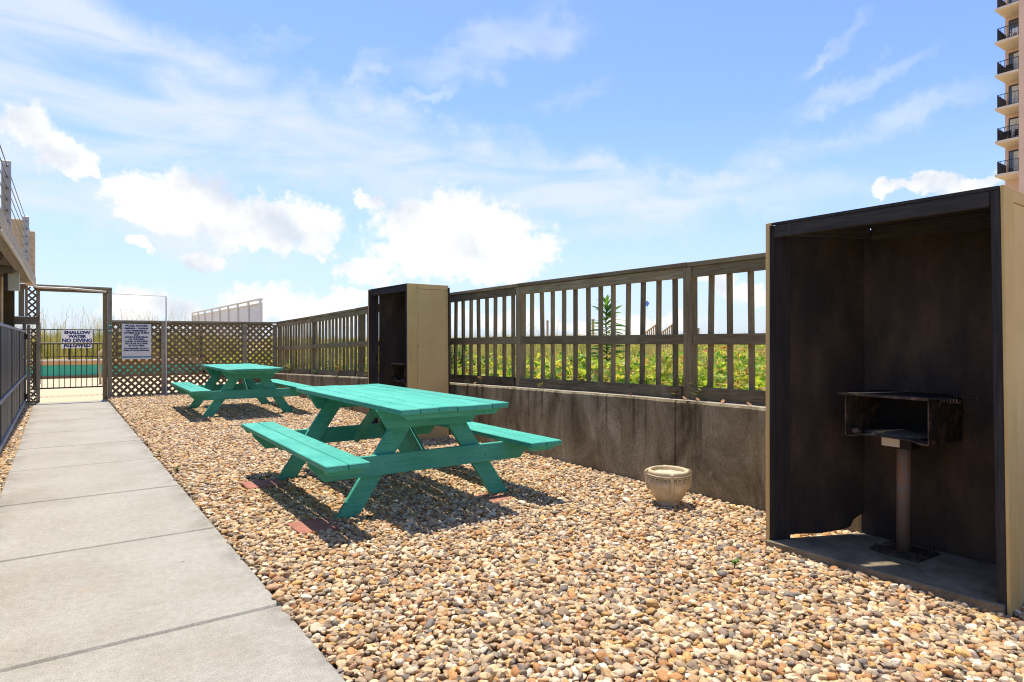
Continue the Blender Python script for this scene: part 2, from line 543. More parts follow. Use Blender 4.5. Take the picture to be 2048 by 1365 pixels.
simple_mat('pool_cap', (0.72, 0.66, 0.55), 0.7, 0, 0.08)
simple_mat('stucco_tan', (0.60, 0.42, 0.23), 0.9, 0, 0.12, 14, 0.4)
simple_mat('beam_paint', (0.44, 0.36, 0.26), 0.85, 0, 0.3, 22, 0.5)
simple_mat('soffit_grey', (0.24, 0.20, 0.16), 0.9, 0, 0.15, 4)
simple_mat('recess_brown', (0.10, 0.065, 0.03), 0.9, 0, 0.2, 3)
simple_mat('galvanised', (0.40, 0.41, 0.41), 0.45, 0.3, 0.1, 6)
simple_mat('steel_cable', (0.20, 0.20, 0.20), 0.4, 0.6, 0.1)
simple_mat('pvc_pipe', (0.66, 0.60, 0.50), 0.5, 0, 0.08, 5)
simple_mat('white_pipe', (0.70, 0.67, 0.60), 0.6, 0, 0.05, 5)
simple_mat('box_grey', (0.58, 0.60, 0.50), 0.5, 0, 0.08, 5)
simple_mat('box_dark', (0.05, 0.05, 0.055), 0.5, 0, 0.1, 5)
simple_mat('green_sticker', (0.10, 0.24, 0.17), 0.5, 0, 0.35, 30)
simple_mat('paver_red', (0.33, 0.135, 0.09), 0.9, 0, 0.18, 16, 0.3)
simple_mat('planter_stone', (0.56, 0.455, 0.275), 0.85, 0, 0.2, 9, 0.3)
simple_mat('planter_groove', (0.11, 0.085, 0.035), 0.9, 0, 0.2, 9)
simple_mat('planter_sand', (0.52, 0.42, 0.29), 0.95, 0, 0.2, 60, 0.5)
simple_mat('ash_grey', (0.085, 0.062, 0.042), 0.95, 0, 0.35, 30, 0.5)
simple_mat('grill_black', (0.013, 0.011, 0.010), 0.6, 0.1, 0.3, 10, 0.3)
simple_mat('white_paint', (0.72, 0.70, 0.65), 0.6, 0, 0.05, 3)
simple_mat('white_plastic', (0.80, 0.80, 0.78), 0.4, 0, 0.03, 3)
simple_mat('dark_plastic', (0.03, 0.022, 0.020), 0.6, 0, 0.2, 5)
simple_mat('tower_wall', (0.64, 0.47, 0.36), 0.9, 0, 0.06, 0.6)
simple_mat('tower_slab', (0.60, 0.52, 0.42), 0.9, 0, 0.05, 0.5)
simple_mat('curtain_white', (0.55, 0.56, 0.54), 0.8, 0, 0.2, 6)
simple_mat('kite_blue', (0.16, 0.34, 0.75), 0.6, 0, 0.1, 2)
simple_mat('far_wood', (0.42, 0.31, 0.19), 0.8, 0, 0.1, 2)
simple_mat('stem_green', (0.07, 0.11, 0.03), 0.7, 0, 0.2, 9)
simple_mat('dry_leaf', (0.30, 0.15, 0.07), 0.8, 0, 0.3, 20)


def rust_mat():
    m, t, bs, _ = new_mat('rusty_pole')
    v = coords(t, jitter=False)
    n = t.noise(v, 22, 6, 0.7)
    s = t.new('ShaderNodeSeparateXYZ', {0: v}).outputs[2]
    c = t.mix(t.rng(n.outputs['Fac'], 0.42, 0.58), (0.22, 0.165, 0.115), (0.30, 0.125, 0.040))
    c = t.mix(t.rng(s, 0.50, 0.25, 0, 0.8), c, (0.095, 0.075, 0.055))
    t.put(bs.inputs['Base Color'], c)
    bs.inputs['Roughness'].default_value = 0.7
    bump(t, bs, n.outputs['Fac'], 0.4, 0.004)
    m, t, bs, _ = new_mat('grill_steel')
    v = coords(t, jitter=False)
    n = t.noise(v, 14, 6, 0.7)
    c = t.mix(t.rng(n.outputs['Fac'], 0.46, 0.70), (0.022, 0.015, 0.009), (0.16, 0.090, 0.050))
    t.put(bs.inputs['Base Color'], c)
    bs.inputs['Roughness'].default_value = 0.65
    bump(t, bs, n.outputs['Fac'], 0.5, 0.006)
    m, t, bs, _ = new_mat('window_glass')
    bs.inputs['Base Color'].default_value = (0.05, 0.07, 0.08, 1)
    bs.inputs['Roughness'].default_value = 0.06
    bs.inputs['Specular IOR Level'].default_value = 0.9


rust_mat()

# ------------------------------------------------------------------ object helpers
MW = {}
MESHES = {}


def M_loc(x, y, z, rz=0.0):
    return Matrix.Translation((x, y, z)) @ Matrix.Rotation(rz, 4, 'Z')


def link(o, M, parent=None):
    COL.objects.link(o)
    MW[o.name] = M.copy()
    if parent is not None:
        o.parent = parent
        o.matrix_basis = MW[parent.name].inverted() @ M
    else:
        o.matrix_basis = M
    return o


def tag(o, label=None, cat=None, group=None, kind=None):
    if label:
        o['label'] = label
    if cat:
        o['category'] = cat
    if group:
        o['group'] = group
    if kind:
        o['kind'] = kind
    return o


def thing(name, label, cat, M=None, group=None):
    o = bpy.data.objects.new(name, None)
    o.empty_display_size = 0.1
    link(o, M or Matrix.Identity(4))
    return tag(o, label, cat, group)


def mobj(name, mesh, M=None, parent=None, mat=None):
    if mat is not None and not mesh.materials:
        mesh.materials.append(MAT[mat])
    o = bpy.data.objects.new(name, mesh)
    return link(o, M or Matrix.Identity(4), parent)


def bm_mesh(name, bm, smooth=False, mat=None):
    me = bpy.data.meshes.new(name)
    bmesh.ops.recalc_face_normals(bm, faces=bm.faces)
    bm.to_mesh(me)
    bm.free()
    if smooth:
        for p in me.polygons:
            p.use_smooth = True
    if mat:
        me.materials.append(MAT[mat])
    return me


def box_mesh(dx, dy, dz, mat, bev=0.003):
    key = ('box', round(dx, 4), round(dy, 4), round(dz, 4), mat, round(bev, 4))
    if key in MESHES:
        return MESHES[key]
    bm = bmesh.new()
    bmesh.ops.create_cube(bm, size=1)
    bmesh.ops.scale(bm, vec=(dx, dy, dz), verts=bm.verts)
    if bev:
        bmesh.ops.bevel(bm, geom=list(bm.edges), offset=min(bev, min(dx, dy, dz) * 0.3), segments=1, affect='EDGES')
    me = bm_mesh('box', bm, mat=mat)
    MESHES[key] = me
    return me


def box(name, lo, hi, mat, parent=None, bev=0.003, frame=None):
    """axis-aligned box lo..hi (in FRAME), long axis laid on the mesh's own X so that grain follows it"""
    lo, hi = Vector(lo), Vector(hi)
    c, d = (lo + hi) / 2, hi - lo
    ax = max(range(3), key=lambda i: d[i])
    if ax == 0:
        Rm, dims = Matrix.Identity(3), (d.x, d.y, d.z)
    elif ax == 1:
        Rm, dims = Matrix(((0, -1, 0), (1, 0, 0), (0, 0, 1))), (d.y, d.x, d.z)
    else:
        Rm, dims = Matrix(((0, 0, 1), (0, 1, 0), (-1, 0, 0))), (d.z, d.y, d.x)
    M = Matrix.Translation(c) @ Rm.to_4x4()
    if frame is not None:
        M = frame @ M
    return mobj(name, box_mesh(*dims, mat, bev), M, parent)


def bar(name, p0, p1, w, th, mat, parent=None, up=(0, 0, 1), bev=0.003, frame=None):
    """board from p0 to p1: width w across, thickness th along UP"""
    p0, p1 = Vector(p0), Vector(p1)
    x = (p1 - p0)
    L = x.length
    x.normalize()
    z = Vector(up)
    z = (z - x * z.dot(x)).normalized()
    y = z.cross(x)
    M = Matrix.Translation((p0 + p1) / 2) @ Matrix((x, y, z)).transposed().to_4x4()
    if frame is not None:
        M = frame @ M
    return mobj(name, box_mesh(L, w, th, mat, bev), M, parent)


def prism(name, pts, th, M, mat, parent=None, bev=0.003, key=None):
    """polygon PTS in local XY, extruded +-th/2 along local Z"""
    if key and key in MESHES:
        return mobj(name, MESHES[key], M, parent)
    bm = bmesh.new()
    vs = [bm.verts.new((x, y, -th / 2)) for x, y in pts]
    f = bm.faces.new(vs)
    r = bmesh.ops.extrude_face_region(bm, geom=[f])
    bmesh.ops.translate(bm, vec=(0, 0, th), verts=[g for g in r['geom'] if isinstance(g, bmesh.types.BMVert)])
    if bev:
        bmesh.ops.bevel(bm, geom=list(bm.edges), offset=bev, segments=1, affect='EDGES')
    me = bm_mesh(name, bm, mat=mat)
    if key:
        MESHES[key] = me
    return mobj(name, me, M, parent)


def tube_bm(bm, path, rad, seg=8, caps=True):
    path = [Vector(p) for p in path]
    rads = rad if isinstance(rad, (list, tuple)) else [rad] * len(path)
    rings = []
    ref = None
    for i, p in enumerate(path):
        d = (path[min(i + 1, len(path) - 1)] - path[max(i - 1, 0)]).normalized()
        a = Vector((0, 0, 1)) if ref is None else ref
        if abs(d.dot(a)) > 0.95 and ref is None:
            a = Vector((1, 0, 0))
        u = (a - d * a.dot(d)).normalized()
        ref = u
        w = d.cross(u)
        rings.append([bm.verts.new(p + (u * math.cos(2 * math.pi * k / seg) + w * math.sin(2 * math.pi * k / seg)) * rads[i]) for k in range(seg)])
    for a, b in zip(rings, rings[1:]):
        for k in range(seg):
            bm.faces.new((a[k], a[(k + 1) % seg], b[(k + 1) % seg], b[k]))
    if caps:
        bm.faces.new(rings[0][::-1])
        bm.faces.new(rings[-1])


def tube(name, path, rad, mat, parent=None, seg=10, smooth=True, M=None):
    bm = bmesh.new()
    tube_bm(bm, path, rad, seg)
    return mobj(name, bm_mesh(name, bm, smooth, mat), M, parent)


def lathe_bm(bm, prof, seg=40):
    rings = [[bm.verts.new((r * math.cos(2 * math.pi * k / seg), r * math.sin(2 * math.pi * k / seg), z)) for k in range(seg)] for r, z in prof]
    for a, b in zip(rings, rings[1:]):
        for k in range(seg):
            bm.faces.new((a[k], a[(k + 1) % seg], b[(k + 1) % seg], b[k]))
    return rings


def copy_tree(o, M, parent=None, root=True):
    c = o.copy()
    COL.objects.link(c)
    if root:
        MW[c.name] = M
        c.matrix_basis = M
    else:
        c.parent = parent
        MW[c.name] = MW[parent.name] @ c.matrix_basis
    for ch in o.children:
        copy_tree(ch, None, c, False)
    return c


def text_mesh(s, size, mat, bold=0.0, sx=1.0):
    cu = bpy.data.curves.new('lettering', 'FONT')
    cu.body = s
    cu.size = size
    cu.align_x = 'CENTER'
    cu.align_y = 'CENTER'
    cu.offset = bold
    cu.extrude = 0.0008
    cu.resolution_u = 3
    ob = bpy.data.objects.new('lettering', cu)
    COL.objects.link(ob)
    dg = bpy.context.evaluated_depsgraph_get()
    me = bpy.data.meshes.new_from_object(ob.evaluated_get(dg))
    COL.objects.unlink(ob)
    bpy.data.objects.remove(ob)
    for v in me.vertices:
        v.co.x *= sx
    me.materials.clear()
    me.materials.append(MAT[mat])
    return me


def scatter(name, pts, rots, scls, idx, sources, mat_parent=None):
    """one 'stuff' object: geometry-node instances of SOURCES (unlinked objects) on points"""
    me = bpy.data.meshes.new(name)
    n = len(pts)
    me.vertices.add(n)
    me.vertices.foreach_set('co', np.asarray(pts, np.float32).ravel())
    for an, ty, data, key in (('rot', 'FLOAT_VECTOR', rots, 'vector'), ('scl', 'FLOAT_VECTOR', scls, 'vector'), ('idx', 'INT', idx, 'value')):
        a = me.attributes.new(an, ty, 'POINT')
        a.data.foreach_set(key, np.asarray(data, np.int32 if ty == 'INT' else np.float32).ravel())
    o = bpy.data.objects.new(name, me)
    coll = bpy.data.collections.new(name + '_sources')
    for s in sources:
        coll.objects.link(s)
    ng = bpy.data.node_groups.new(name + '_nodes', 'GeometryNodeTree')
    ng.interface.new_socket('Geometry', in_out='INPUT', socket_type='NodeSocketGeometry')
    ng.interface.new_socket('Geometry', in_out='OUTPUT', socket_type='NodeSocketGeometry')
    nd, lk = ng.nodes, ng.links
    gi, go = nd.new('NodeGroupInput'), nd.new('NodeGroupOutput')
    iop = nd.new('GeometryNodeInstanceOnPoints')
    ci = nd.new('GeometryNodeCollectionInfo')
    ci.inputs['Collection'].default_value = coll
    ci.inputs['Separate Children'].default_value = True
    ci.inputs['Reset Children'].default_value = True
    iop.inputs['Pick Instance'].default_value = True

    def attr(nm, dt):
        a = nd.new('GeometryNodeInputNamedAttribute')
        a.data_type = dt
        a.inputs['Name'].default_value = nm
        return a.outputs['Attribute']
    lk.new(gi.outputs[0], iop.inputs['Points'])
    lk.new(ci.outputs[0], iop.inputs['Instance'])
    lk.new(attr('idx', 'INT'), iop.inputs['Instance Index'])
    e2r = nd.new('FunctionNodeEulerToRotation')
    lk.new(attr('rot', 'FLOAT_VECTOR'), e2r.inputs[0])
    lk.new(e2r.outputs[0], iop.inputs['Rotation'])
    lk.new(attr('scl', 'FLOAT_VECTOR'), iop.inputs['Scale'])
    lk.new(iop.outputs[0], go.inputs[0])
    md = o.modifiers.new('scatter', 'NODES')
    md.node_group = ng
    o['kind'] = 'stuff'
    return o


def src(name, me):
    return bpy.data.objects.new(name, me)


def vnoise(x, y, s, seed=0.0):
    return mnoise.noise(Vector((x * s + seed, y * s - seed, seed * 0.37)))


# ------------------------------------------------------------------ setting: ground, dunes, path, gravel bed
def struct(o):
    o['kind'] = 'structure'
    return o


WALL_X = 4.13
LAT_Y = 15.70


def wall_top(y):
    return float(np.interp(y, [2, 3.4, 4.6, 7.2, 9.75, 15.6], [0.735, 0.73, 0.716, 0.668, 0.612, 0.45]))


def grid_obj(name, xs, ys, zf, mat, keep=None):
    bm = bmesh.new()
    vs = [[bm.verts.new((x, y, zf(x, y))) for x in xs] for y in ys]
    for j in range(len(ys) - 1):
        for i in range(len(xs) - 1):
            if keep is None or keep((xs[i] + xs[i + 1]) / 2, (ys[j] + ys[j + 1]) / 2):
                bm.faces.new((vs[j][i], vs[j][i + 1], vs[j + 1][i + 1], vs[j + 1][i]))
    for v in [v for v in bm.verts if not v.link_faces]:
        bm.verts.remove(v)
    return mobj(name, bm_mesh(name, bm, True, mat))


def dune_z(x, y):
    if y > 26.0 and x < 4.6:
        q = y - 26.0
        base = 0.45
    else:
        q = max(x - 4.4, 0)
        base = wall_top(min(y, 15.6)) - 0.015
        if y > 26:
            q = math.hypot(q, y - 26) if x > 4.4 else q
    rise = float(np.interp(q, [0, 3, 12, 24, 34, 60], [0.0, 0.03, 0.10, 0.36, 0.62, 0.66]))
    lead = float(np.interp(y, [8, 22, 40], [0.0, 0.25, 0.45])) * min(1, q / 6)
    return base + rise + lead + min(1, q / 3) * (0.10 * vnoise(x, y, 0.22, 3.1) + 0.05 * vnoise(x, y, 0.7, 9.0))


ground = grid_obj('ground', [-900, -60, 0, 4.3, 60, 900], [-900, -60, 0, 26, 60, 1200], lambda x, y: -0.12, 'dune_sand')
struct(ground)
xs = [-40, -25, -15, -8, -4, -1, 1, 2.5, 4.46] + [4.46 + 0.5 * i for i in range(1, 30)] + [20, 22, 24, 27, 30, 34, 38, 44, 52, 65, 90, 140, 260, 500]
ys = [-90, -50, -25, -15, -8] + [-4 + 0.75 * i for i in range(40)] + [26.02] + [27 + 1.0 * i for i in range(14)] + [42, 45, 50, 58, 70, 90, 130, 220, 500]
dunes = grid_obj('sand_dunes', xs, ys, dune_z, 'dune_sand', lambda x, y: x > 4.46 or y > 26.0)
struct(dunes)

# concrete path: separate slabs with open joints
path = bpy.data.objects.new('path', None)
link(path, M_loc(0.235, 0, 0))
struct(path)
JOINTS = [-4.5, -3.0, -1.5, 0.0, 1.49, 2.985, 4.465, 5.955, 7.475, 8.94, 10.37, 11.9, 13.5, 15.46]
for a, b in zip(JOINTS, JOINTS[1:]):
    g = 0.008 if a < 4.6 else 0.005
    dz = random.uniform(-0.0015, 0.0015)
    box('concrete_slab', (-0.37, a + g, -0.10), (0.84, b - g, dz), 'path_concrete', path, 0.009)
bed = grid_obj('gravel_bed', [-0.56, -0.375, 0.83, 2.0, 3.0, 4.3], [-4, 0, 4, 9, 12, LAT_Y + 0.1], lambda x, y: -0.045 + (0.05 * min(1, max(0, (y - 9) / 6)) if x > 1 else 0), 'gravel_bed')
struct(bed)
deck = box('pool_deck', (-1.2, 15.465, -0.11), (4.4, 25.1, 0.0), 'deck_concrete', None, 0.004)
struct(deck)

# ------------------------------------------------------------------ retaining wall
def retaining_wall():
    bm = bmesh.new()
    grooves = [1.03, 3.43, 5.83, 8.23, 10.63, 13.03]
    ysw = np.sort(np.concatenate([np.arange(-4, 15.81, 0.1), *[[g - 0.007, g - 0.006, g + 0.006, g + 0.007] for g in grooves]]))
    prof = []
    for y in ysw:
        zt = wall_top(y)
        e = 0.012 * vnoise(0, y, 3.0, 5) + 0.006 * vnoise(0, y, 11, 2)
        fx = WALL_X + 0.004 * vnoise(1, y, 2, 8) + (0.012 if any(abs(y - g) < 0.0065 for g in grooves) else 0)
        prof.append([(fx, y, -0.12), (fx + 0.003, y, 0.25), (fx + 0.004, y, zt - 0.02 + e * 0.5), (fx + 0.016 + abs(e) * 0.5, y, zt + e * 0.25), (4.50, y, zt), (4.50, y, -0.12)])
    rows = [[bm.verts.new(p) for p in r] for r in prof]
    for a, b in zip(rows, rows[1:]):
        for k in range(5):
            bm.faces.new((a[k], a[k + 1], b[k + 1], b[k]))
    bm.faces.new(rows[0])
    bm.faces.new(rows[-1])
    o = mobj('retaining_wall', bm_mesh('retaining_wall', bm, False, 'stained_concrete'))
    tag(o, 'low brown stained concrete retaining wall below the slatted fence', 'wall')


retaining_wall()

# ------------------------------------------------------------------ slatted fence on the wall
FX = 4.26          # front face of the rails


def fence_top(y):
    return float(np.interp(y, [1, 7.6, 10.1, 13.2, 15.6], [1.875, 1.87, 1.805, 1.725, 1.672]))


def mid_rail(y):
    return float(np.interp(y, [1, 5, 7.4, 10.1, 15.6], [1.232, 1.228, 1.212, 1.172, 1.04]))


def slat_fence():
    root = thing('wooden_fence', 'weathered slatted wooden fence standing on the concrete retaining wall', 'fence', M_loc(FX, 8, 0.7))
    posts = [1.0, 3.405, 5.79, 8.19, 10.58, 13.06, 15.60]
    for i, y in enumerate(posts):
        z1 = fence_top(y) - 0.04
        if y < 9:
            bar('post', (FX + 0.040, y, wall_top(y) - 0.1), (FX + 0.040 + random.uniform(-.004, .004), y + random.uniform(-.006, .006), z1), 0.086, 0.088, 'weathered_wood', root, (0, 1, 0), 0.005)
        else:
            bar('post', (FX + 0.087, y, wall_top(y) - 0.1), (FX + 0.087, y, z1), 0.086, 0.088, 'weathered_wood', root, (0, 1, 0), 0.005)
    for a, b in zip(posts, posts[1:]):
        za, zb = fence_top(a), fence_top(b)
        bar('cap_rail', (FX + 0.055, a + 0.003, za - 0.019), (FX + 0.055, b - 0.003, zb - 0.019 + random.uniform(-.003, .003)), 0.135, 0.036, 'weathered_wood', root)
        off = 0.046 if b < 9 else 0.004
        x0 = FX + 0.022
        bar('top_rail', (x0, a + off, za - 0.084), (x0, b - off, zb - 0.084), 0.036, 0.088, 'weathered_wood', root)
        bar('mid_rail', (x0 + random.uniform(-.003, .003), a + off, mid_rail(a)), (x0, b - off, mid_rail(b)), 0.036, 0.086, 'weathered_wood', root)
        ka, kb = wall_top(a), wall_top(b)
        up = 0.03 if a < 3 else 0.0
        bar('kick_board', (FX + 0.0, a + 0.05, ka + 0.053 + up), (FX + 0.0, b - 0.05, kb + 0.053), 0.038, 0.105, 'mossy_board', root)
        n = 12
        for k in range(1, n + 1):
            y = a + (b - a) * (k + (0.0 if k < n else 0)) / (n + 1)
            w = 0.037 if b < 9 else 0.052
            zt = fence_top(y) - 0.045
            zb_ = wall_top(y) + random.uniform(0.02, 0.06)
            xs_ = FX + 0.040 + 0.021
            bar('slat', (xs_ + random.uniform(-.002, .004), y + random.uniform(-.016, .016), zb_), (xs_, y + random.uniform(-.012, .012), zt), 0.037, w, 'weathered_wood', root, (0, 1, 0), 0.003)
    return root


slat_fence()

# ------------------------------------------------------------------ lattice screen and gate frame at the end of the yard
def lattice_strips(root, x0, x1, z0, z1, y, pitch=0.142, w=0.049):
    """two layers of diagonal strips clipped to a rectangle"""
    H = z1 - z0
    for layer, sgn in ((0, 1), (1, -1)):
        n = int((x1 - x0 + H) / pitch) + 1
        for k in range(n):
            c = (k + 0.35) * pitch
            # line x = x0 + c - s*(z-z0) for sgn=1 ; mirrored for -1
            za, zb = z0, z1
            xa, xb = x0 + c, x0 + c - H
            if xa > x1:
                za += xa - x1
                xa = x1
            if xb < x0:
                zb -= x0 - xb
                xb = x0
            if zb - za < 0.04:
                continue
            if sgn < 0:
                xa, xb = x0 + x1 - xa, x0 + x1 - xb
            bar('lattice_strip', (xa, y + layer * 0.008, za), (xb, y + layer * 0.008, zb), w, 0.0076, 'lattice_wood', root, (0, 1, 0), 0)


def lattice_screen():
    root = thing('lattice_fence', 'brown diagonal lattice screen with posts behind the far picnic table', 'fence', M_loc(2.6, LAT_Y, 0))
    bar('top_rail', (0.92, LAT_Y + 0.02, 1.635), (4.36, LAT_Y + 0.02, 1.655), 0.10, 0.040, 'grey_wood', root)
    bar('rail', (0.92, LAT_Y - 0.005, 1.585), (4.20, LAT_Y - 0.005, 1.605), 0.03, 0.055, 'weathered_wood', root)
    bar('bottom_rail', (0.92, LAT_Y - 0.005, 0.025), (4.20, LAT_Y - 0.005, 0.075), 0.03, 0.07, 'weathered_wood', root)
    for x, w in ((1.895, 0.11), (3.56, 0.09), (4.245, 0.10)):
        box('post', (x - w / 2, LAT_Y - 0.055, -0.1), (x + w / 2, LAT_Y - 0.024, 1.61), 'grey_wood', root)
    lattice_strips(root, 0.92, 4.20, 0.05, 1.60, LAT_Y + 0.018)
    return root


lattice_screen()


def gate_frame():
    root = thing('gate_frame', 'tall weathered timber gateway at the end of the concrete path', 'gateway', M_loc(0.2, LAT_Y, 0))
    Y = LAT_Y - 0.08
    box('post', (0.765, Y, -0.1), (0.845, Y + 0.09, 2.22), 'lattice_wood', root)
    box('post', (0.850, Y - 0.045, -0.1), (0.922, Y + 0.07, 2.28), 'grey_wood', root)
    box('post', (-0.345, Y - 0.02, -0.1), (-0.285, Y + 0.09, 2.28), 'grey_wood', root)
    box('post', (-0.56, Y - 0.02, -0.1), (-0.50, Y + 0.09, 1.62), 'grey_wood', root)
    bar('header', (-0.345, Y - 0.005, 2.255), (0.925, Y - 0.005, 2.255), 0.04, 0.10, 'weathered_wood', root)
    bar('header_cap', (-0.37, Y + 0.02, 2.322), (0.925, Y + 0.02, 2.318), 0.11, 0.03, 'grey_wood', root)
    box('ledge', (-0.72, Y - 0.05, 1.66), (-0.29, Y + 0.10, 1.695), 'grey_wood', root)
    box('trim_board', (-0.70, Y - 0.035, 1.54), (-0.30, Y - 0.012, 1.658), 'grey_wood', root)
    box('side_board', (-0.49, Y - 0.01, 0.0), (-0.435, Y + 0.02, 1.535), 'grey_wood', root)
    box('side_board', (-0.62, Y - 0.01, 1.70), (-0.53, Y + 0.03, 2.30), 'grey_wood', root)
    box('side_board', (-0.52, Y - 0.005, 1.70), (-0.475, Y + 0.03, 2.30), 'grey_wood', root)
    lattice_strips(root, -0.435, -0.345, 0.04, 1.53, Y + 0.03, 0.125, 0.032)
    lattice_strips(root, -0.475, -0.345, 1.70, 2.28, Y + 0.03, 0.125, 0.032)
    box('sill_board', (-0.55, Y - 0.03, -0.05), (-0.29, Y + 0.05, 0.035), 'weathered_wood', root)
    return root


gate_frame()
for z0, z1, lb in ((1.485, 1.575, 'small green sticker, upper of two on the gateway post'), (1.375, 1.455, 'small green sticker, lower of two on the gateway post')):
    s = thing('sticker', lb, 'sticker', M_loc(0.886, LAT_Y - 0.129, z0), 'green stickers on the gateway post')
    box('plate', (0.853, LAT_Y - 0.131, z0), (0.921, LAT_Y - 0.1275, z1), 'green_sticker', s, 0.001)
    box('printed_band', (0.862, LAT_Y - 0.1325, z0 + 0.045), (0.912, LAT_Y - 0.1315, z0 + 0.065), 'sign_white', s, 0)

# pipes along the gateway
tag(tube('conduit_pipe', [(-0.47, 8.2, 2.33), (-0.425, 11.5, 2.33), (-0.395, 14.6, 2.31), (-0.365, 15.45, 2.285), (-0.30, 15.57, 2.275), (0.2, 15.565, 2.275), (0.82, 15.55, 2.235)], 0.022, 'pvc_pipe', None, 8), 'cream plastic conduit running under the balcony beam and across the gateway', 'pipe')
tag(tube('white_pipe', [(0.92, 15.60, 2.205), (1.4, 15.60, 2.20), (1.915, 15.605, 2.195), (1.925, 15.605, 2.17), (1.925, 15.605, 1.0), (1.93, 15.60, 0.06), (1.80, 15.25, 0.03)], [0.006, 0.006, 0.008, 0.013, 0.013, 0.013, 0.010], 'white_pipe', None, 8), 'thin white pipe bent down beside the lattice post', 'pipe')


def pool_sign():
    x0, x1, z0, z1 = 1.10, 1.646, 0.825, 1.582
    Y = LAT_Y - 0.035
    root = thing('pool_sign', 'white pool hours sign with blue lettering on the lattice', 'sign', M_loc((x0 + x1) / 2, Y, z0))
    box('sign_board', (x0, Y - 0.012, z0), (x1, Y, z1), 'sign_white', root, 0.004)
    box('blue_stripe', (x0 + 0.002, Y - 0.0145, z0 + 0.035), (x1 - 0.002, Y - 0.0125, z0 + 0.062), 'sign_teal', root, 0)
    box('rule_line', (x0 + 0.03, Y - 0.0145, z0 + 0.182), (x1 - 0.03, Y - 0.0125, z0 + 0.185), 'sign_teal', root, 0)
    lines = [('POOL HOURS', 0.058, 0.043), ('8:00AM - 10:00PM', 0.046, 0.098), ('NO TRESPASSING', 0.042, 0.150), ('OWNERS AND GUESTS', 0.042, 0.196), ('ONLY', 0.042, 0.240), ('ADULT SUPERVISION', 0.042, 0.286),
             ('OF CHILDREN', 0.042, 0.331), ('UNDER 14 REQUIRED', 0.042, 0.377), ('NO GLASS ALLOWED', 0.042, 0.423), ('IN POOL AREA', 0.042, 0.468), ('NO LIFEGUARD ON DUTY', 0.036, 0.528), ('SWIM AT YOUR OWN RISK', 0.036, 0.570)]
    wid = {0: .41, 1: .43, 2: .37, 3: .46, 4: .11, 5: .43, 6: .29, 7: .43, 8: .42, 9: .30, 10: .46, 11: .48}
    for i, (s, sz, dz) in enumerate(lines):
        me = text_mesh(s, sz, 'sign_navy', 0.0028)
        w = me and max(v.co.x for v in me.vertices) - min(v.co.x for v in me.vertices)
        for v in me.vertices:
            v.co.x *= wid[i] / w
        M = Matrix.Translation(((x0 + x1) / 2, Y - 0.0135, z1 - dz)) @ Matrix.Rotation(R(90), 4, 'X')
        mobj('lettering', me, M, root)
    for x in (x0 + 0.02, x1 - 0.02):
        box('screw', (x - 0.006, Y - 0.0155, 1.22), (x + 0.006, Y - 0.0125, 1.232), 'galvanised', root, 0.001)


pool_sign()

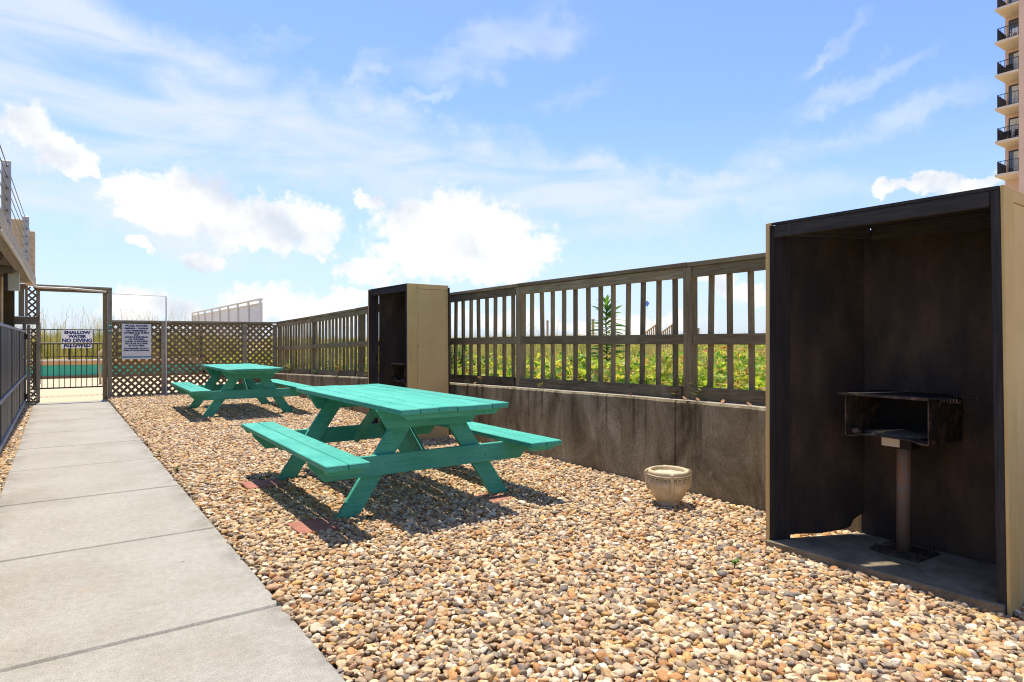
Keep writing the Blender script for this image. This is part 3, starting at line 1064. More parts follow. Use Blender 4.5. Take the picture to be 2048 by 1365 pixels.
# ------------------------------------------------------------------ picnic tables
def picnic_table(label, M):
    root = thing('picnic_table', label, 'picnic table', M, 'green picnic tables on the gravel')
    P = 'green_paint'
    L, H, W = 2.416, 0.769, 0.852

    def lb(name, lo, hi, bev=0.004):
        return box(name, lo, hi, P, root, bev, M)
    pw = 0.139
    for k in range(6):
        x0 = -W / 2 + k * (W / 6)
        e = random.uniform(-.004, .004)
        dz = random.uniform(-.0025, .0025)
        lb('top_plank', (x0 + 0.0015, -L / 2 + e, H - 0.038 + dz), (x0 + pw, L / 2 + random.uniform(-.006, .006), H + dz), 0.005)
    for s in (-1, 1):
        for k in range(2):
            xa = 0.634 + k * 0.1448
            lo, hi = sorted((s * xa, s * (xa + 0.1385)))
            e = random.uniform(-.004, .004)
            lb('bench_plank', (lo, -L / 2 + e, 0.415), (hi, L / 2 + e, 0.453), 0.005)

    def cross(name, pts, y, th, key):
        Mx = M @ Matrix.Translation((0, y, 0)) @ Matrix.Rotation(R(90), 4, 'X')
        return prism(name, pts, th, Mx, P, root, 0.003, key)
    # cleats under the top
    for y in (-1.125, -0.04, 1.125):
        cross('cleat', [(-0.40, 0.729), (0.40, 0.729), (0.345, 0.688), (-0.345, 0.688)], y, 0.038, 'top_cleat')
    for y in (-1.125, 0.0, 1.125):
        for s in (-1, 1):
            c = s * 0.7765
            cross('bench_cleat', [(c - 0.135, 0.413), (c + 0.135, 0.413), (c + 0.105, 0.378), (c - 0.105, 0.378)], y, 0.038, 'bench_cleat%d' % s)
    for s in (-1, 1):
        yf = s * 0.78
        cross('frame_rail', [(-0.43, 0.729), (0.43, 0.729), (0.345, 0.592), (-0.345, 0.592)], yf + s * 0.02, 0.037, 'frame_rail')
        cross('seat_beam', [(-0.905, 0.413), (0.905, 0.413), (0.905, 0.385), (0.80, 0.272), (-0.80, 0.272), (-0.905, 0.385)], yf + s * 0.02, 0.037, 'seat_beam')
        for q in (-1, 1):
            yl = yf - s * 0.0195
            pts = [(q * 0.735, -0.04), (q * 0.572, -0.04), (q * 0.062, 0.727), (q * 0.225, 0.727)]
            # shift so that the sole of the leg is level with the gravel
            cross('leg', pts if q < 0 else pts[::-1], yl, 0.037, 'leg%d' % q)
            for bx, bz in ((q * 0.36, 0.345), (q * 0.47, 0.33)):
                Mb = M @ Matrix.Translation((bx, yf + s * 0.041, bz)) @ Matrix.Rotation(R(90), 4, 'X')
                if 'bolt' not in MESHES:
                    bm = bmesh.new()
                    lathe_bm(bm, [(0.0001, 0.006), (0.006, 0.0055), (0.010, 0.003), (0.0115, -0.003)], 10)
                    MESHES['bolt'] = bm_mesh('bolt', bm, True, P)
                if s < 0:
                    mobj('bolt', MESHES['bolt'], Mb, root)
    for s in (-1, 1):
        bar('brace', (0, s * 0.735, 0.30), (0, s * 0.10, 0.715), 0.088, 0.037, P, root, (1, 0, 0), 0.003, M)
    return root


T1 = picnic_table('nearer green painted picnic table on the gravel with its legs on red pavers', M_loc(2.262, 4.941, 0, R(-1.25)))
T2 = copy_tree(T1, M_loc(2.554, 11.61, 0.012, R(-1.3)))
T2['label'] = 'farther green painted picnic table in front of the lattice screen'
for n, (x0, x1, y0, y1, rz, lb) in enumerate([(1.235, 1.52, 3.985, 4.27, 1.5, 'red square paver under the nearest table leg, beside the bench shadow'),
                                              (1.27, 1.555, 5.45, 5.73, -2, 'red square paver at the far left leg of the nearer table'),
                                              (2.62, 2.90, 3.93, 4.20, 6, 'red paver half buried at the right leg of the nearer table')]):
    c = ((x0 + x1) / 2, (y0 + y1) / 2)
    o = mobj('paver', box_mesh(x1 - x0, y1 - y0, 0.04, 'paver_red', 0.004), M_loc(c[0], c[1], -0.014 if n < 2 else -0.018, R(rz)))
    tag(o, lb, 'paver', 'red pavers under the table legs')

# ------------------------------------------------------------------ barbecue shelters and grills
def bbq_shelter(label, y0):
    """open box, 1.175 wide; the near side runs straight back, the far side is splayed inwards"""
    D, Hh, Wd = 0.57, 1.90, 1.175
    M = M_loc(3.44, y0, 0)
    root = thing('grill_shelter', label, 'shelter', M, 'barbecue shelters against the wall')
    sp = 0.28
    Mz = M @ Matrix.Translation((0, 0, -0.033))
    prism('concrete_base', [(-0.03, 0.005), (D + 0.02, 0.005), (D + 0.02, Wd - sp - 0.005), (-0.03, Wd - 0.005)], 0.136, Mz, 'sooty_concrete', root, 0.006)

    def side(near):
        ya, yb = (0.0, 0.0) if near else (Wd, Wd - sp)
        Ms = M @ Matrix.Rotation(R(-0.75), 4, 'X') if near else M       # the near side leans a little inwards
        d = Vector((D, yb - ya, 0)).normalized()
        nrm = Vector((-d.y, d.x, 0))
        s = 1 if near else -1
        a = Vector((0, ya, 0))
        up = Vector((0, 0, 1))
        bar('front_post', a + d * 0.066 + nrm * s * 0.019 + up * (-0.02 if near else 0.0), a + d * 0.066 + nrm * s * 0.019 + up * (Hh - 0.001), 0.132, 0.037, 'sooty_wood', root, nrm, 0.003, Ms)
        if near:
            bar('corner_trim', a + d * 0.066 - nrm * s * 0.007 + up * -0.03, a + d * 0.066 - nrm * s * 0.007 + up * (Hh + 0.018), 0.132, 0.013, 'tan_paint', root, nrm, 0.002, Ms)
            bar('top_trim', a + d * 0.139 - nrm * s * 0.004 + up * (Hh - 0.012), a + d * (D - 0.0) - nrm * s * 0.004 + up * (Hh - 0.012), 0.060, 0.010, 'tan_paint', root, nrm, 0.002, Ms)
        else:
            bar('front_trim', a + Vector((-0.007, -0.017, -0.03)), a + Vector((-0.007, -0.017, Hh + 0.016)), 0.034, 0.012, 'tan_paint', root, (1, 0, 0), 0.002, Ms)
        e = a + d * 0.137
        Ls = (Vector((D, yb, 0)) - e).length
        Mx = Matrix.Translation(e) @ Matrix((d, up, d.cross(up))).transposed().to_4x4()
        if near:
            inner = [(0, 0.037), (Ls, 0.037), (Ls, Hh - 0.02), (0, Hh - 0.02)]
            outer = [(0, -0.03), (Ls, -0.03), (Ls, Hh - 0.045), (0, Hh - 0.045)]
        else:
            inner = outer = [(0, 0.058), (Ls * 0.40, 0.052), (Ls * 0.72, 0.068), (Ls * 0.82, 0.085), (Ls * 0.86, 0.125), (Ls, 0.165), (Ls, Hh - 0.004), (0, Hh - 0.004)]
        off = nrm * s
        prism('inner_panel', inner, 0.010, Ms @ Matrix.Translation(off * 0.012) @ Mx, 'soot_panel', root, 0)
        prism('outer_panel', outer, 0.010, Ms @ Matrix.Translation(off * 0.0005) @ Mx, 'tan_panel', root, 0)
        if near:
            for zz in (0.55, 1.2, 1.86):
                bm = bmesh.new()
                lathe_bm(bm, [(0.0001, 0.003), (0.006, 0.002), (0.007, 0)], 8)
                mobj('screw', bm_mesh('screw', bm, True, 'grill_steel'), Ms @ Matrix.Translation((0.15, -0.0047, zz - 0.05)) @ Matrix.Rotation(R(90), 4, 'X'), root)
        return yb
    ya = side(True)
    yb = side(False)
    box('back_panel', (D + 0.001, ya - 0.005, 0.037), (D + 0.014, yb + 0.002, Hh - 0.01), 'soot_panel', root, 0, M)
    # roof deck; a narrow slot is open along the splayed side
    ex = Vector((D, -sp, 0)).normalized()

    def on_side(u, inset):
        p = Vector((0, Wd, 0)) + ex * u + Vector((ex.y, -ex.x, 0)) * inset
        return (p.x, p.y)
    prism('roof_panel', [(0.0, 0.030), (D + 0.012, 0.030), (D + 0.012, Wd - sp - 0.02), on_side(0.40, 0.046), on_side(0.40, 0.064), on_side(0.045, 0.064), on_side(0.045, 0.046), on_side(0.02, 0.046), on_side(0.02, 0.0), (0.0, Wd)], 0.016, M @ Matrix.Translation((0, 0, Hh + 0.008)), 'sooty_wood', root, 0)
    box('front_beam', (0.001, 0.066, Hh - 0.072), (0.038, Wd - 0.041, Hh - 0.001), 'sooty_wood', root, 0.003, M)
    box('rear_beam', (D - 0.045, 0.075, Hh - 0.085), (D - 0.001, yb - 0.075, Hh - 0.001), 'sooty_wood', root, 0.003, M)
    q0, q1 = on_side(0.06, 0.118), on_side(0.60, 0.100)  # rafter added beside the slot to hide the bright gap from below
    bar('roof_rafter', Vector((*q0, Hh - 0.037)), Vector((*q1, Hh - 0.037)), 0.036, 0.072, 'sooty_wood', root, (0, 0, 1), 0.003, M)
    bar('roof_rafter', Vector((0.04, 0.062, Hh - 0.037)), Vector((D - 0.048, 0.062, Hh - 0.037)), 0.036, 0.07, 'sooty_wood', root, (0, 0, 1), 0.003, M)
    return root


S1 = bbq_shelter('near open barbecue shelter with sooty inside and tan outer face beside the planter', 0.99)
S2 = copy_tree(S1, M_loc(3.44, 6.93, 0))
S2['label'] = 'far barbecue shelter with tan side panel behind the nearer picnic table'


def make_grill(label, M):
    root = thing('pedestal_grill', label, 'grill', M, 'pedestal barbecue grills')
    z0 = 0.036
    box('base_plate', (-0.12, -0.13, z0), (0.12, 0.13, z0 + 0.010), 'grill_steel', root, 0.003, M)
    for sx in (-1, 1):
        for sy in (-1, 1):
            bm = bmesh.new()
            lathe_bm(bm, [(0.0001, 0.03), (0.007, 0.029), (0.007, 0.017), (0.014, 0.016), (0.014, 0.0)], 8)
            mobj('bolt', bm_mesh('bolt', bm, False, 'grill_steel'), M @ Matrix.Translation((sx * 0.095, sy * 0.10, z0 + 0.010)), root)
    tube('pole', [(0, 0, z0 + 0.010), (0, 0, 0.3), (0, 0, 0.625)], 0.036, 'rusty_pole', root, 18, True, M)
    box('collar', (-0.05, -0.062, 0.617), (0.055, 0.062, 0.682), 'grill_black', root, 0.004, M)
    box('rating_plate', (-0.056, -0.005, 0.625), (-0.051, 0.092, 0.681), 'pool_cap', root, 0.002, M)
    # firebox: open at the front (-x) and top, wavy bottom plate
    fx0, fx1, hy = -0.20, 0.16, 0.215
    zb, zt = 0.690, 0.905
    th = 0.006
    bm = bmesh.new()
    prof = []
    for k in range(25):
        u = -1 + 2 * k / 24
        dip = 0.014 * (1 / (1 + math.exp(-(abs(u) - 0.72) * 22)))
        prof.append((u * hy, zb - dip))
    lo = [[bm.verts.new((x, y, z)) for y, z in prof] for x in (fx0, fx1)]
    hi = [[bm.verts.new((x, y, z + th)) for y, z in prof] for x in (fx0, fx1)]
    for A, B in ((lo[0], lo[1]), (hi[0], hi[1]), (lo[0], hi[0]), (lo[1], hi[1])):
        for k in range(24):
            bm.faces.new((A[k], A[k + 1], B[k + 1], B[k]))
    mobj('firebox_floor', bm_mesh('firebox_floor', bm, False, 'grill_steel'), M, root)
    for s in (-1, 1):
        lo_, hi_ = sorted((s * hy, s * (hy + th)))
        box('firebox_side', (fx0, lo_, zb - 0.016), (fx1, hi_, zt), 'grill_steel', root, 0.001, M)
        for j in range(4):
            bm = bmesh.new()
            lathe_bm(bm, [(0.0001, 0.002), (0.009, 0.002), (0.009, 0)], 10)
            mobj('adjusting_hole', bm_mesh('adjusting_hole', bm, False, 'grill_black'), M @ Matrix.Translation((fx0 + 0.04, s * (hy + th + 0.0005), zb + 0.02 + j * 0.045)) @ Matrix.Rotation(-s * R(90), 4, 'X'), root)
    box('firebox_back', (fx1, -hy, zb - 0.006), (fx1 + th, hy, zt), 'grill_black', root, 0.001, M)
    g = box('cooking_grate', (fx0 - 0.012, -hy - 0.01, zt + 0.002), (fx0 + 0.004, hy + 0.045, zt + 0.018), 'grill_steel', root, 0.002, M)
    for j in range(19):
        x = fx0 + 0.012 + j * 0.0185
        tube('grate_bar', [(x, -hy - 0.005, zt + 0.010), (x, hy + 0.005, zt + 0.010)], 0.0078, 'grill_black', g, 6, True, M)
    # coil handles on the grate's ends
    for s, x in ((-1, fx0 + 0.01), (-1, fx1 - 0.10)):
        pts = [(x, s * (hy - 0.02), zt + 0.016), (x, s * (hy + 0.05), zt + 0.016)]
        for k in range(49):
            a = k / 48 * 2 * math.pi * 6
            pts.append((x + 0.011 * math.cos(a), s * (hy + 0.055 + 0.085 * k / 48), zt + 0.012 + 0.011 * math.sin(a)))
        tube('coil_handle', pts, 0.0035, 'grill_steel', root, 5, True, M)
    # ash and a lump of old charcoal
    bm = bmesh.new()
    bmesh.ops.create_icosphere(bm, subdivisions=3, radius=1)
    for v in bm.verts:
        n = mnoise.noise(v.co * 2.3)
        v.co *= 1 + 0.25 * n
        v.co = Vector((v.co.x * 0.15, v.co.y * 0.19, max(v.co.z, -0.1) * 0.018))
    mobj('ash', bm_mesh('ash', bm, True, 'ash_grey'), M @ Matrix.Translation((-0.02, 0, zb + 0.006)), root)
    bm = bmesh.new()
    bmesh.ops.create_icosphere(bm, subdivisions=2, radius=0.026)
    for v in bm.verts:
        v.co *= 1 + 0.6 * mnoise.noise(v.co * 45)
        v.co.z *= 0.75
    mobj('charcoal_lump', bm_mesh('charcoal_lump', bm, False, 'ash_grey'), M @ Matrix.Translation((fx0 + 0.035, hy - 0.045, zb + 0.014)), root)
    return root


G1 = make_grill('rusty pedestal grill on a steel post inside the near shelter', M_loc(3.835, 1.575, 0, R(-4)))
G2 = copy_tree(G1, M_loc(3.80, 7.52, 0, R(-4)))
G2['label'] = 'black pedestal grill half hidden inside the far shelter'

# ------------------------------------------------------------------ planter with a Greek key band
def planter():
    M = M_loc(3.70, 3.135, -0.005, R(28))
    root = thing('stone_planter', 'round pale stone planter with a Greek key band, filled with sand', 'planter', M)
    prof = [(0.075, 0.0), (0.085, 0.004), (0.086, 0.018), (0.080, 0.028), (0.098, 0.045), (0.125, 0.085), (0.145, 0.135), (0.152, 0.165), (0.154, 0.178), (0.151, 0.181), (0.151, 0.222), (0.156, 0.225), (0.159, 0.229), (0.157, 0.233), (0.151, 0.235), (0.153, 0.240), (0.152, 0.252), (0.146, 0.261), (0.138, 0.264), (0.131, 0.261), (0.128, 0.254), (0.126, 0.240), (0.124, 0.20)]
    bm = bmesh.new()
    lathe_bm(bm, prof, 56)
    mobj('bowl', bm_mesh('bowl', bm, True, 'planter_stone'), M, root)
    bm = bmesh.new()
    rings = lathe_bm(bm, [(0.0001, 0.240), (0.04, 0.241), (0.08, 0.238), (0.1255, 0.234)], 32)
    for r in rings:
        for v in r:
            v.co.z += 0.006 * mnoise.noise(v.co * 30)
    mobj('sand_fill', bm_mesh('sand_fill', bm, True, 'planter_sand'), M, root)
    # four ribs with a hooked top
    for k in range(4):
        a = R(90 * k - 90 - 28 + 35.8 + 14)
        Mk = M @ Matrix.Rotation(a, 4, 'Z')
        pts = [(0.140, 0.268), (0.158, 0.264), (0.173, 0.250), (0.174, 0.225), (0.168, 0.165), (0.152, 0.112), (0.138, 0.110), (0.146, 0.165), (0.148, 0.22)]
        prism('rib', pts, 0.022, Mk @ Matrix.Rotation(R(90), 4, 'X'), 'planter_stone', root, 0.003, 'planter_rib')
    # Greek key: raised bars on the dark band
    bm = bmesh.new()
    lathe_bm(bm, [(0.1516, 0.183), (0.1516, 0.221)], 56)
    mobj('key_band', bm_mesh('key_band', bm, True, 'planter_groove'), M, root)
    rr = 0.1535
    n = 28
    bm = bmesh.new()

    def seg(u0, u1, v0, v1):
        ns = 3
        for i in range(ns):
            a0, a1 = [u0 + (u1 - u0) * j / ns for j in (i, i + 1)]
            q = []
            for r_ in (rr - 0.002, rr + 0.0012):
                for a_, z_ in ((a0, v0), (a1, v0), (a1, v1), (a0, v1)):
                    q.append(bm.verts.new((r_ * math.cos(a_), r_ * math.sin(a_), z_)))
            for f in ((4, 5, 6, 7), (0, 1, 5, 4), (2, 3, 7, 6), (1, 2, 6, 5), (3, 0, 4, 7)):
                bm.faces.new([q[i_] for i_ in f])
    da = 2 * math.pi / n
    for k in range(n):
        a = k * da
        for u0, u1, v0, v1 in ((0.0, 0.86, 0.213, 0.220), (0.0, 0.16, 0.184, 0.220), (0.0, 0.62, 0.184, 0.191), (0.46, 0.62, 0.184, 0.206), (0.30, 0.62, 0.199, 0.206), (0.76, 0.90, 0.184, 0.220), (0.76, 1.0, 0.184, 0.191)):
            seg(a + u0 * da, a + u1 * da, v0, v1)
    mobj('greek_key', bm_mesh('greek_key', bm, False, 'planter_stone'), M, root)


planter()

# ------------------------------------------------------------------ dark board fence left of the path
def dark_fence():
    root = thing('board_fence', 'dark vertical board fence along the left edge of the path', 'fence', M_loc(-0.52, 9, 0))
    zt = 1.415
    y0, y1 = 0.6, 15.5
    posts = list(np.arange(y0, y1 + 0.1, 2.13))
    for y in posts:
        box('post', (-0.585, y - 0.03, -0.1), (-0.512, y + 0.03, zt - 0.02), 'dark_board', root)
    for a, b in zip(posts, posts[1:]):
        box('top_rail', (-0.575, a + 0.002, zt - 0.035), (-0.497, b - 0.002, zt), 'blue_grey_rail', root)
        box('mid_rail', (-0.518, a + 0.032, 0.525), (-0.498, b - 0.032, 0.565), 'blue_grey_rail', root)
        box('bottom_rail', (-0.525, a + 0.032, 0.015), (-0.497, b - 0.032, 0.075), 'blue_grey_rail', root)
        n = 11
        w = (b - a - 0.064) / n
        for k in range(n):
            ya = a + 0.032 + k * w
            dx = random.uniform(-.002, .002)
            box('board', (-0.537 + dx, ya + 0.003, 0.03), (-0.521 + dx, ya + w - 0.003, zt - 0.037), 'dark_board', root, 0.002)
    for z in (0.14, 1.30):
        box('hinge', (-0.512, 15.38, z - 0.05), (-0.47, 15.46, z + 0.05), 'black_metal', root)
    box('latch', (-0.505, 14.1, 0.92), (-0.485, 14.22, 0.96), 'galvanised', root)


dark_fence()

# ------------------------------------------------------------------ building with balcony at the upper left
def left_building():
    ang = -R(0.64)
    Mb = M_loc(-0.37, 16.6, 0, ang)                        # local: far right corner of the balcony; -y runs back to the viewer, -x into the house
    root = thing('beach_house', 'tan stucco building with a cable-railed balcony left of the gateway', 'building', Mb)

    def b(name, lo, hi, mat, bev=0.004, parent=root):
        return box(name, lo, hi, mat, parent, bev, Mb)
    b('balcony_beam', (-0.16, -14.0, 2.365), (0.0, -0.0, 2.555), 'beam_paint', 0.008)
    b('balcony_floor', (-1.6, -14.0, 2.42), (-0.162, 0.0, 2.54), 'soffit_grey')
    for k in range(8):
        y = -13.2 + k * 1.9
        b('joist', (-1.5, y, 2.30), (-0.165, y + 0.05, 2.418), 'soffit_grey')
    b('wall', (-1.6, -14.0, 0.0), (-1.4, -1.0, 2.40), 'recess_brown')
    b('end_wall', (-1.398, -1.05, 0.0), (-0.30, -0.93, 2.36), 'recess_brown')
    for y in (-3.25, -8.6):
        b('pillar', (-0.62, y, 0.0), (-0.34, y + 0.28, 2.30), 'stucco_tan', 0.01)
    b('parapet_pillar', (-0.30, -0.30, 2.557), (-0.01, 0.0, 3.48), 'stucco_tan', 0.01)
    b('parapet_pillar', (-0.33, -3.60, 2.557), (-0.055, -3.32, 3.20), 'stucco_tan', 0.01)
    b('parapet_pillar', (-0.42, -7.25, 2.557), (-0.115, -6.9, 3.28), 'stucco_tan', 0.01)
    rail = [(-6.85, 3.40, 'galvanised'), (-2.55, 3.42, 'galvanised')]
    for y, z, mt in rail:
        b('railing_post', (-0.105, y, 2.50), (-0.012, y + 0.05, z), mt)
    for j in range(6):
        z = 2.66 + j * 0.135
        tube('cable', [(-0.05, -13.9, z), (-0.05, -6.87, z), (-0.05, -2.55, z), (-0.05, -0.31, z)], 0.006, 'steel_cable', root, 5, True, Mb)
        for y in (-2.52, -6.82):
            bb = b('cable_fitting', (-0.062, y - 0.06, z - 0.012), (-0.038, y - 0.032, z + 0.012), 'steel_cable', 0.002)


left_building()
o = thing('junction_box', 'grey electrical box under the balcony beam', 'electrical box', M_loc(-0.585, 13.0, 2.03))
box('box_body', (-0.655, 12.98, 2.035), (-0.50, 13.12, 2.325), 'box_grey', o, 0.006)
box('box_side', (-0.70, 12.985, 2.04), (-0.657, 13.115, 2.32), 'box_dark', o, 0.004)
box('mounting_bracket', (-0.66, 13.122, 2.15), (-0.52, 13.40, 2.19), 'galvanised', o, 0.002)

# ------------------------------------------------------------------ pool area beyond the gateway
def black_gate():
    root = thing('pool_gate', 'low black metal picket gate just beyond the gateway', 'gate', M_loc(0.25, 17.2, 0.1))
    x0, x1, Y, zb, zt = -0.40, 0.86, 17.2, 0.16, 1.175
    box('top_rail', (x0, Y - 0.018, zt - 0.035), (x1, Y + 0.018, zt - 0.012), 'black_metal', root, 0.001)
    box('sunlit_edge', (x0, Y - 0.02, zt - 0.011), (x1, Y + 0.02, zt + 0.006), 'rail_sunlit', root, 0.001)  # pale strip added as the sunlit top edge of the black rail
    box('bottom_rail', (x0, Y - 0.015, zb), (x1, Y + 0.015, zb + 0.03), 'black_metal', root, 0.001)
    n = 13
    for k in range(n):
        x = x0 + 0.02 + (x1 - x0 - 0.04) * k / (n - 1)
        box('picket', (x - 0.008, Y - 0.008, zb + 0.031), (x + 0.008, Y + 0.008, zt - 0.036), 'black_metal', root, 0)
    root2 = thing('side_railing', 'black metal railing running from the pool gate back to the pool wall', 'railing', M_loc(-0.43, 20, 0))
    X = -0.43
    box('top_rail', (X - 0.015, 17.3, 1.13), (X + 0.015, 22.2, 1.16), 'black_metal', root2, 0.001)
    box('bottom_rail', (X - 0.015, 17.3, 0.14), (X + 0.015, 22.2, 0.17), 'black_metal', root2, 0.001)
    for k in range(42):
        y = 17.35 + k * 0.115
        box('picket', (X - 0.008, y - 0.008, 0.171), (X + 0.008, y + 0.008, 1.129), 'black_metal', root2, 0)
    box('post', (X - 0.04, 22.22, 0.0), (X + 0.04, 22.30, 1.72), 'black_metal', root2, 0.002)


black_gate()


def pool_wall():
    root = thing('pool_wall', 'long pool wall with a teal band and tan coping beyond the gate', 'wall', M_loc(2, 25.2, 0))
    x0, x1, Y = -1.5, 4.3, 25.2
    box('base_band', (x0, Y - 0.02, 0.001), (x1, Y + 0.3, 0.085), 'pool_brown', root)
    box('teal_band', (x0, Y, 0.086), (x1, Y + 0.3, 0.430), 'pool_teal', root)
    box('tan_band', (x0, Y - 0.03, 0.431), (x1, Y + 0.33, 0.560), 'pool_tan', root)
    box('coping', (x0, Y - 0.05, 0.561), (x1, Y + 0.35, 0.605), 'pool_cap', root)
    root = thing('picket_fence', 'black metal picket fence standing on the teal pool wall', 'fence', M_loc(2, 25.45, 0.6))
    Yf = 25.45
    box('top_rail', (x0, Yf - 0.015, 1.575), (x1, Yf + 0.015, 1.605), 'black_metal', root, 0.001)
    box('bottom_rail', (x0, Yf - 0.015, 0.68), (x1, Yf + 0.015, 0.71), 'black_metal', root, 0.001)
    k = 0
    x = x0
    while x < x1:
        w = 0.03 if k % 8 == 3 else 0.010
        box('picket' if w < 0.02 else 'post', (x - w, Yf - w, 0.606 if w > .02 else 0.711), (x + w, Yf + w, 1.574), 'black_metal', root, 0)
        x += 0.165
        k += 1


pool_wall()


def dive_sign():
    x0, x1, z0, z1 = 0.10, 0.955, 0.975, 1.575
    Y = 25.40
    root = thing('warning_sign', 'white shallow water no diving sign on the black picket fence', 'sign', M_loc(0.53, Y, z0))
    box('sign_board', (x0, Y - 0.012, z0), (x1, Y, z1), 'sign_white', root, 0.003)
    for s, w, zc, sz in (('SHALLOW', 0.72, 1.49, 0.135), ('WATER', 0.51, 1.365, 0.125), ('NO DIVING', 0.82, 1.225, 0.165), ('ALLOWED', 0.75, 1.07, 0.165)):
        me = text_mesh(s, sz, 'sign_navy', 0.009)
        ww = max(v.co.x for v in me.vertices) - min(v.co.x for v in me.vertices)
        for v in me.vertices:
            v.co.x *= w / ww
        mobj('lettering', me, Matrix.Translation(((x0 + x1) / 2, Y - 0.0135, zc)) @ Matrix.Rotation(R(90), 4, 'X'), root)


dive_sign()
tag(tube('pool_handrail', [(0.98, 21.2, 0.0), (0.96, 21.2, 0.5), (0.93, 21.2, 0.82), (0.97, 21.25, 0.90), (1.10, 21.35, 0.98)], 0.03, 'far_wood', None, 8), 'leaning tan handrail post on the pool deck', 'handrail')


def white_screen():
    X = 7.9
    ya, yb = 31.4, 50.2
    root = thing('white_screen', 'white board screen with a raised cap rail above the lattice', 'screen wall', M_loc(X, 40, 1.2))
    zt = 3.00
    n = 40
    st = (yb - ya) / n
    for k in range(n):
        box('board', (X, ya + k * st + 0.01, 1.2), (X + 0.05, ya + (k + 1) * st - 0.006, zt), 'white_paint', root, 0.004)
    for k in range(9):
        y = ya + 0.05 + (yb - ya - 0.1) * k / 8
        box('post', (X - 0.09, y - 0.08, 1.2), (X - 0.005, y + 0.08, zt + 0.19), 'white_paint', root, 0.004)
    box('cap_rail', (X - 0.10, ya - 0.02, zt + 0.192), (X + 0.06, yb, zt + 0.25), 'white_paint', root)
    box('top_trim', (X - 0.055, ya, zt + 0.002), (X + 0.06, yb, zt + 0.04), 'white_paint', root)


white_screen()

# ------------------------------------------------------------------ high-rise with balconies at the right
def tower():
    # facade line runs along y at x=XF; ends at y=YE where the stair of balconies is seen
    XF, YE = 63.0, 18.9
    M = M_loc(XF, YE, 0)
    root = thing('apartment_tower', 'pink high-rise block with stacked balconies beyond the near shelter', 'building', M)
    FH = 2.75

    def b(name, lo, hi, mat, parent=root, bev=0.0):
        return box(name, lo, hi, mat, parent, bev, M)
    b('front_wall', (0.0, -16.0, 0.0), (9.0, -1.56, 36.0), 'tower_wall')
    b('rear_wall', (2.2, -1.555, 0.0), (9.0, -0.02, 36.0), 'tower_wall')
    for k in range(0, 12):
        zs = 1.05 + k * FH
        # slab: parallelogram, outer corner runs past the wall
        prism('balcony_slab', [(0.0, -1.55), (2.19, -1.55), (2.19, -0.03), (0.0, 0.05)], 0.20, M @ Matrix.Translation((0, 0, zs + 0.10)), 'tower_slab', root, 0, 'balcony_slab')
        if k < 5:
            continue
        dr = b('balcony_door', (2.14, -1.54, zs + 0.21), (2.19, -0.28, zs + 2.45), 'black_metal')
        b('glass_pane', (2.115, -1.50, zs + 0.30), (2.138, -0.36, zs + 2.36), 'window_glass', dr)
        if k not in (9,):
            b('curtain', (2.09, -1.48, zs + 0.30), (2.112, -0.40 - 0.12 * (k % 3), zs + 2.30), 'curtain_white', dr)
        rl = b('railing', (0.08, -1.545, zs + 1.20), (0.12, -0.08, zs + 1.25), 'black_metal')
        b('side_screen', (0.13, -0.12, zs + 0.22), (2.13, -0.08, zs + 1.25), 'box_dark', rl)
        b('bottom_bar', (0.08, -1.545, zs + 0.24), (0.12, -0.08, zs + 0.27), 'black_metal', rl)
        for j in range(7):
            y = -1.53 + j * 0.235
            b('baluster', (0.085, y, zs + 0.271), (0.115, y + 0.025, zs + 1.199), 'black_metal', rl)
    b('roof_slab', (-0.2, -16.2, 36.0), (9.2, 0.2, 36.4), 'tower_slab')

    def chair(label, y, z, mat, x=0.9):
        Mc = M @ Matrix.Translation((x, y, z))
        c = thing('balcony_chair', label, 'chair', Mc, 'chairs on the tower balconies')
        box('seat', (-0.25, -0.25, 0.40), (0.25, 0.25, 0.45), mat, c, 0.01, Mc)
        box('backrest', (0.22, -0.25, 0.452), (0.27, 0.25, 0.95), mat, c, 0.01, Mc)
        for sx in (-0.22, 0.22):
            for sy in (-0.22, 0.22):
                box('leg', (sx - 0.025, sy - 0.025, 0.0), (sx + 0.025, sy + 0.025, 0.398), mat, c, 0, Mc)
        for sy in (-0.24, 0.24):
            box('armrest', (-0.25, sy - 0.025, 0.62), (0.218, sy + 0.025, 0.66), mat, c, 0, Mc)
    zs = lambda k: 1.05 + k * FH + 0.205
    chair('white plastic chair on the topmost visible balcony of the pink tower', -1.15, zs(9), 'white_plastic', 0.6)
    chair('dark chair on the second balcony from the top of the pink tower', -0.62, zs(8), 'dark_plastic')
    chair('dark chair on the fourth balcony from the top, nearer the balcony corner', -0.50, zs(6), 'dark_plastic')
    chair('dark chair on the fourth balcony from the top, nearer the front wall', -1.25, zs(6), 'dark_plastic')


tower()

# ------------------------------------------------------------------ things out on the dunes
def cam_pt(px, Y):
    X = (px - 1024) / 1260 * Y
    return X * math.cos(PSI) + Y * math.sin(PSI), -X * math.sin(PSI) + Y * math.cos(PSI)


for px, Y, zt, lb in ((1095, 30.0, 2.20, 'lone grey wooden post on the dunes left of the tall plant'), (1186, 24.0, 2.05, 'short wooden post on the dunes just behind the tall plant'), (1397, 36.0, 1.95, 'small dark post on the dunes right of the beach stair')):
    x, y = cam_pt(px, Y)
    z = dune_z(x, y)
    o = thing('wooden_post', lb, 'post', M_loc(x, y, z), 'posts standing on the dunes')
    box('shaft', (x - 0.042, y - 0.042, z - 0.2), (x + 0.042, y + 0.042, zt - 0.05), 'far_wood' if px < 1390 else 'grey_wood', o, 0.01)
    box('top_cap', (x - 0.052, y - 0.052, zt - 0.049), (x + 0.052, y + 0.052, zt), 'far_wood' if px < 1390 else 'grey_wood', o, 0.01)


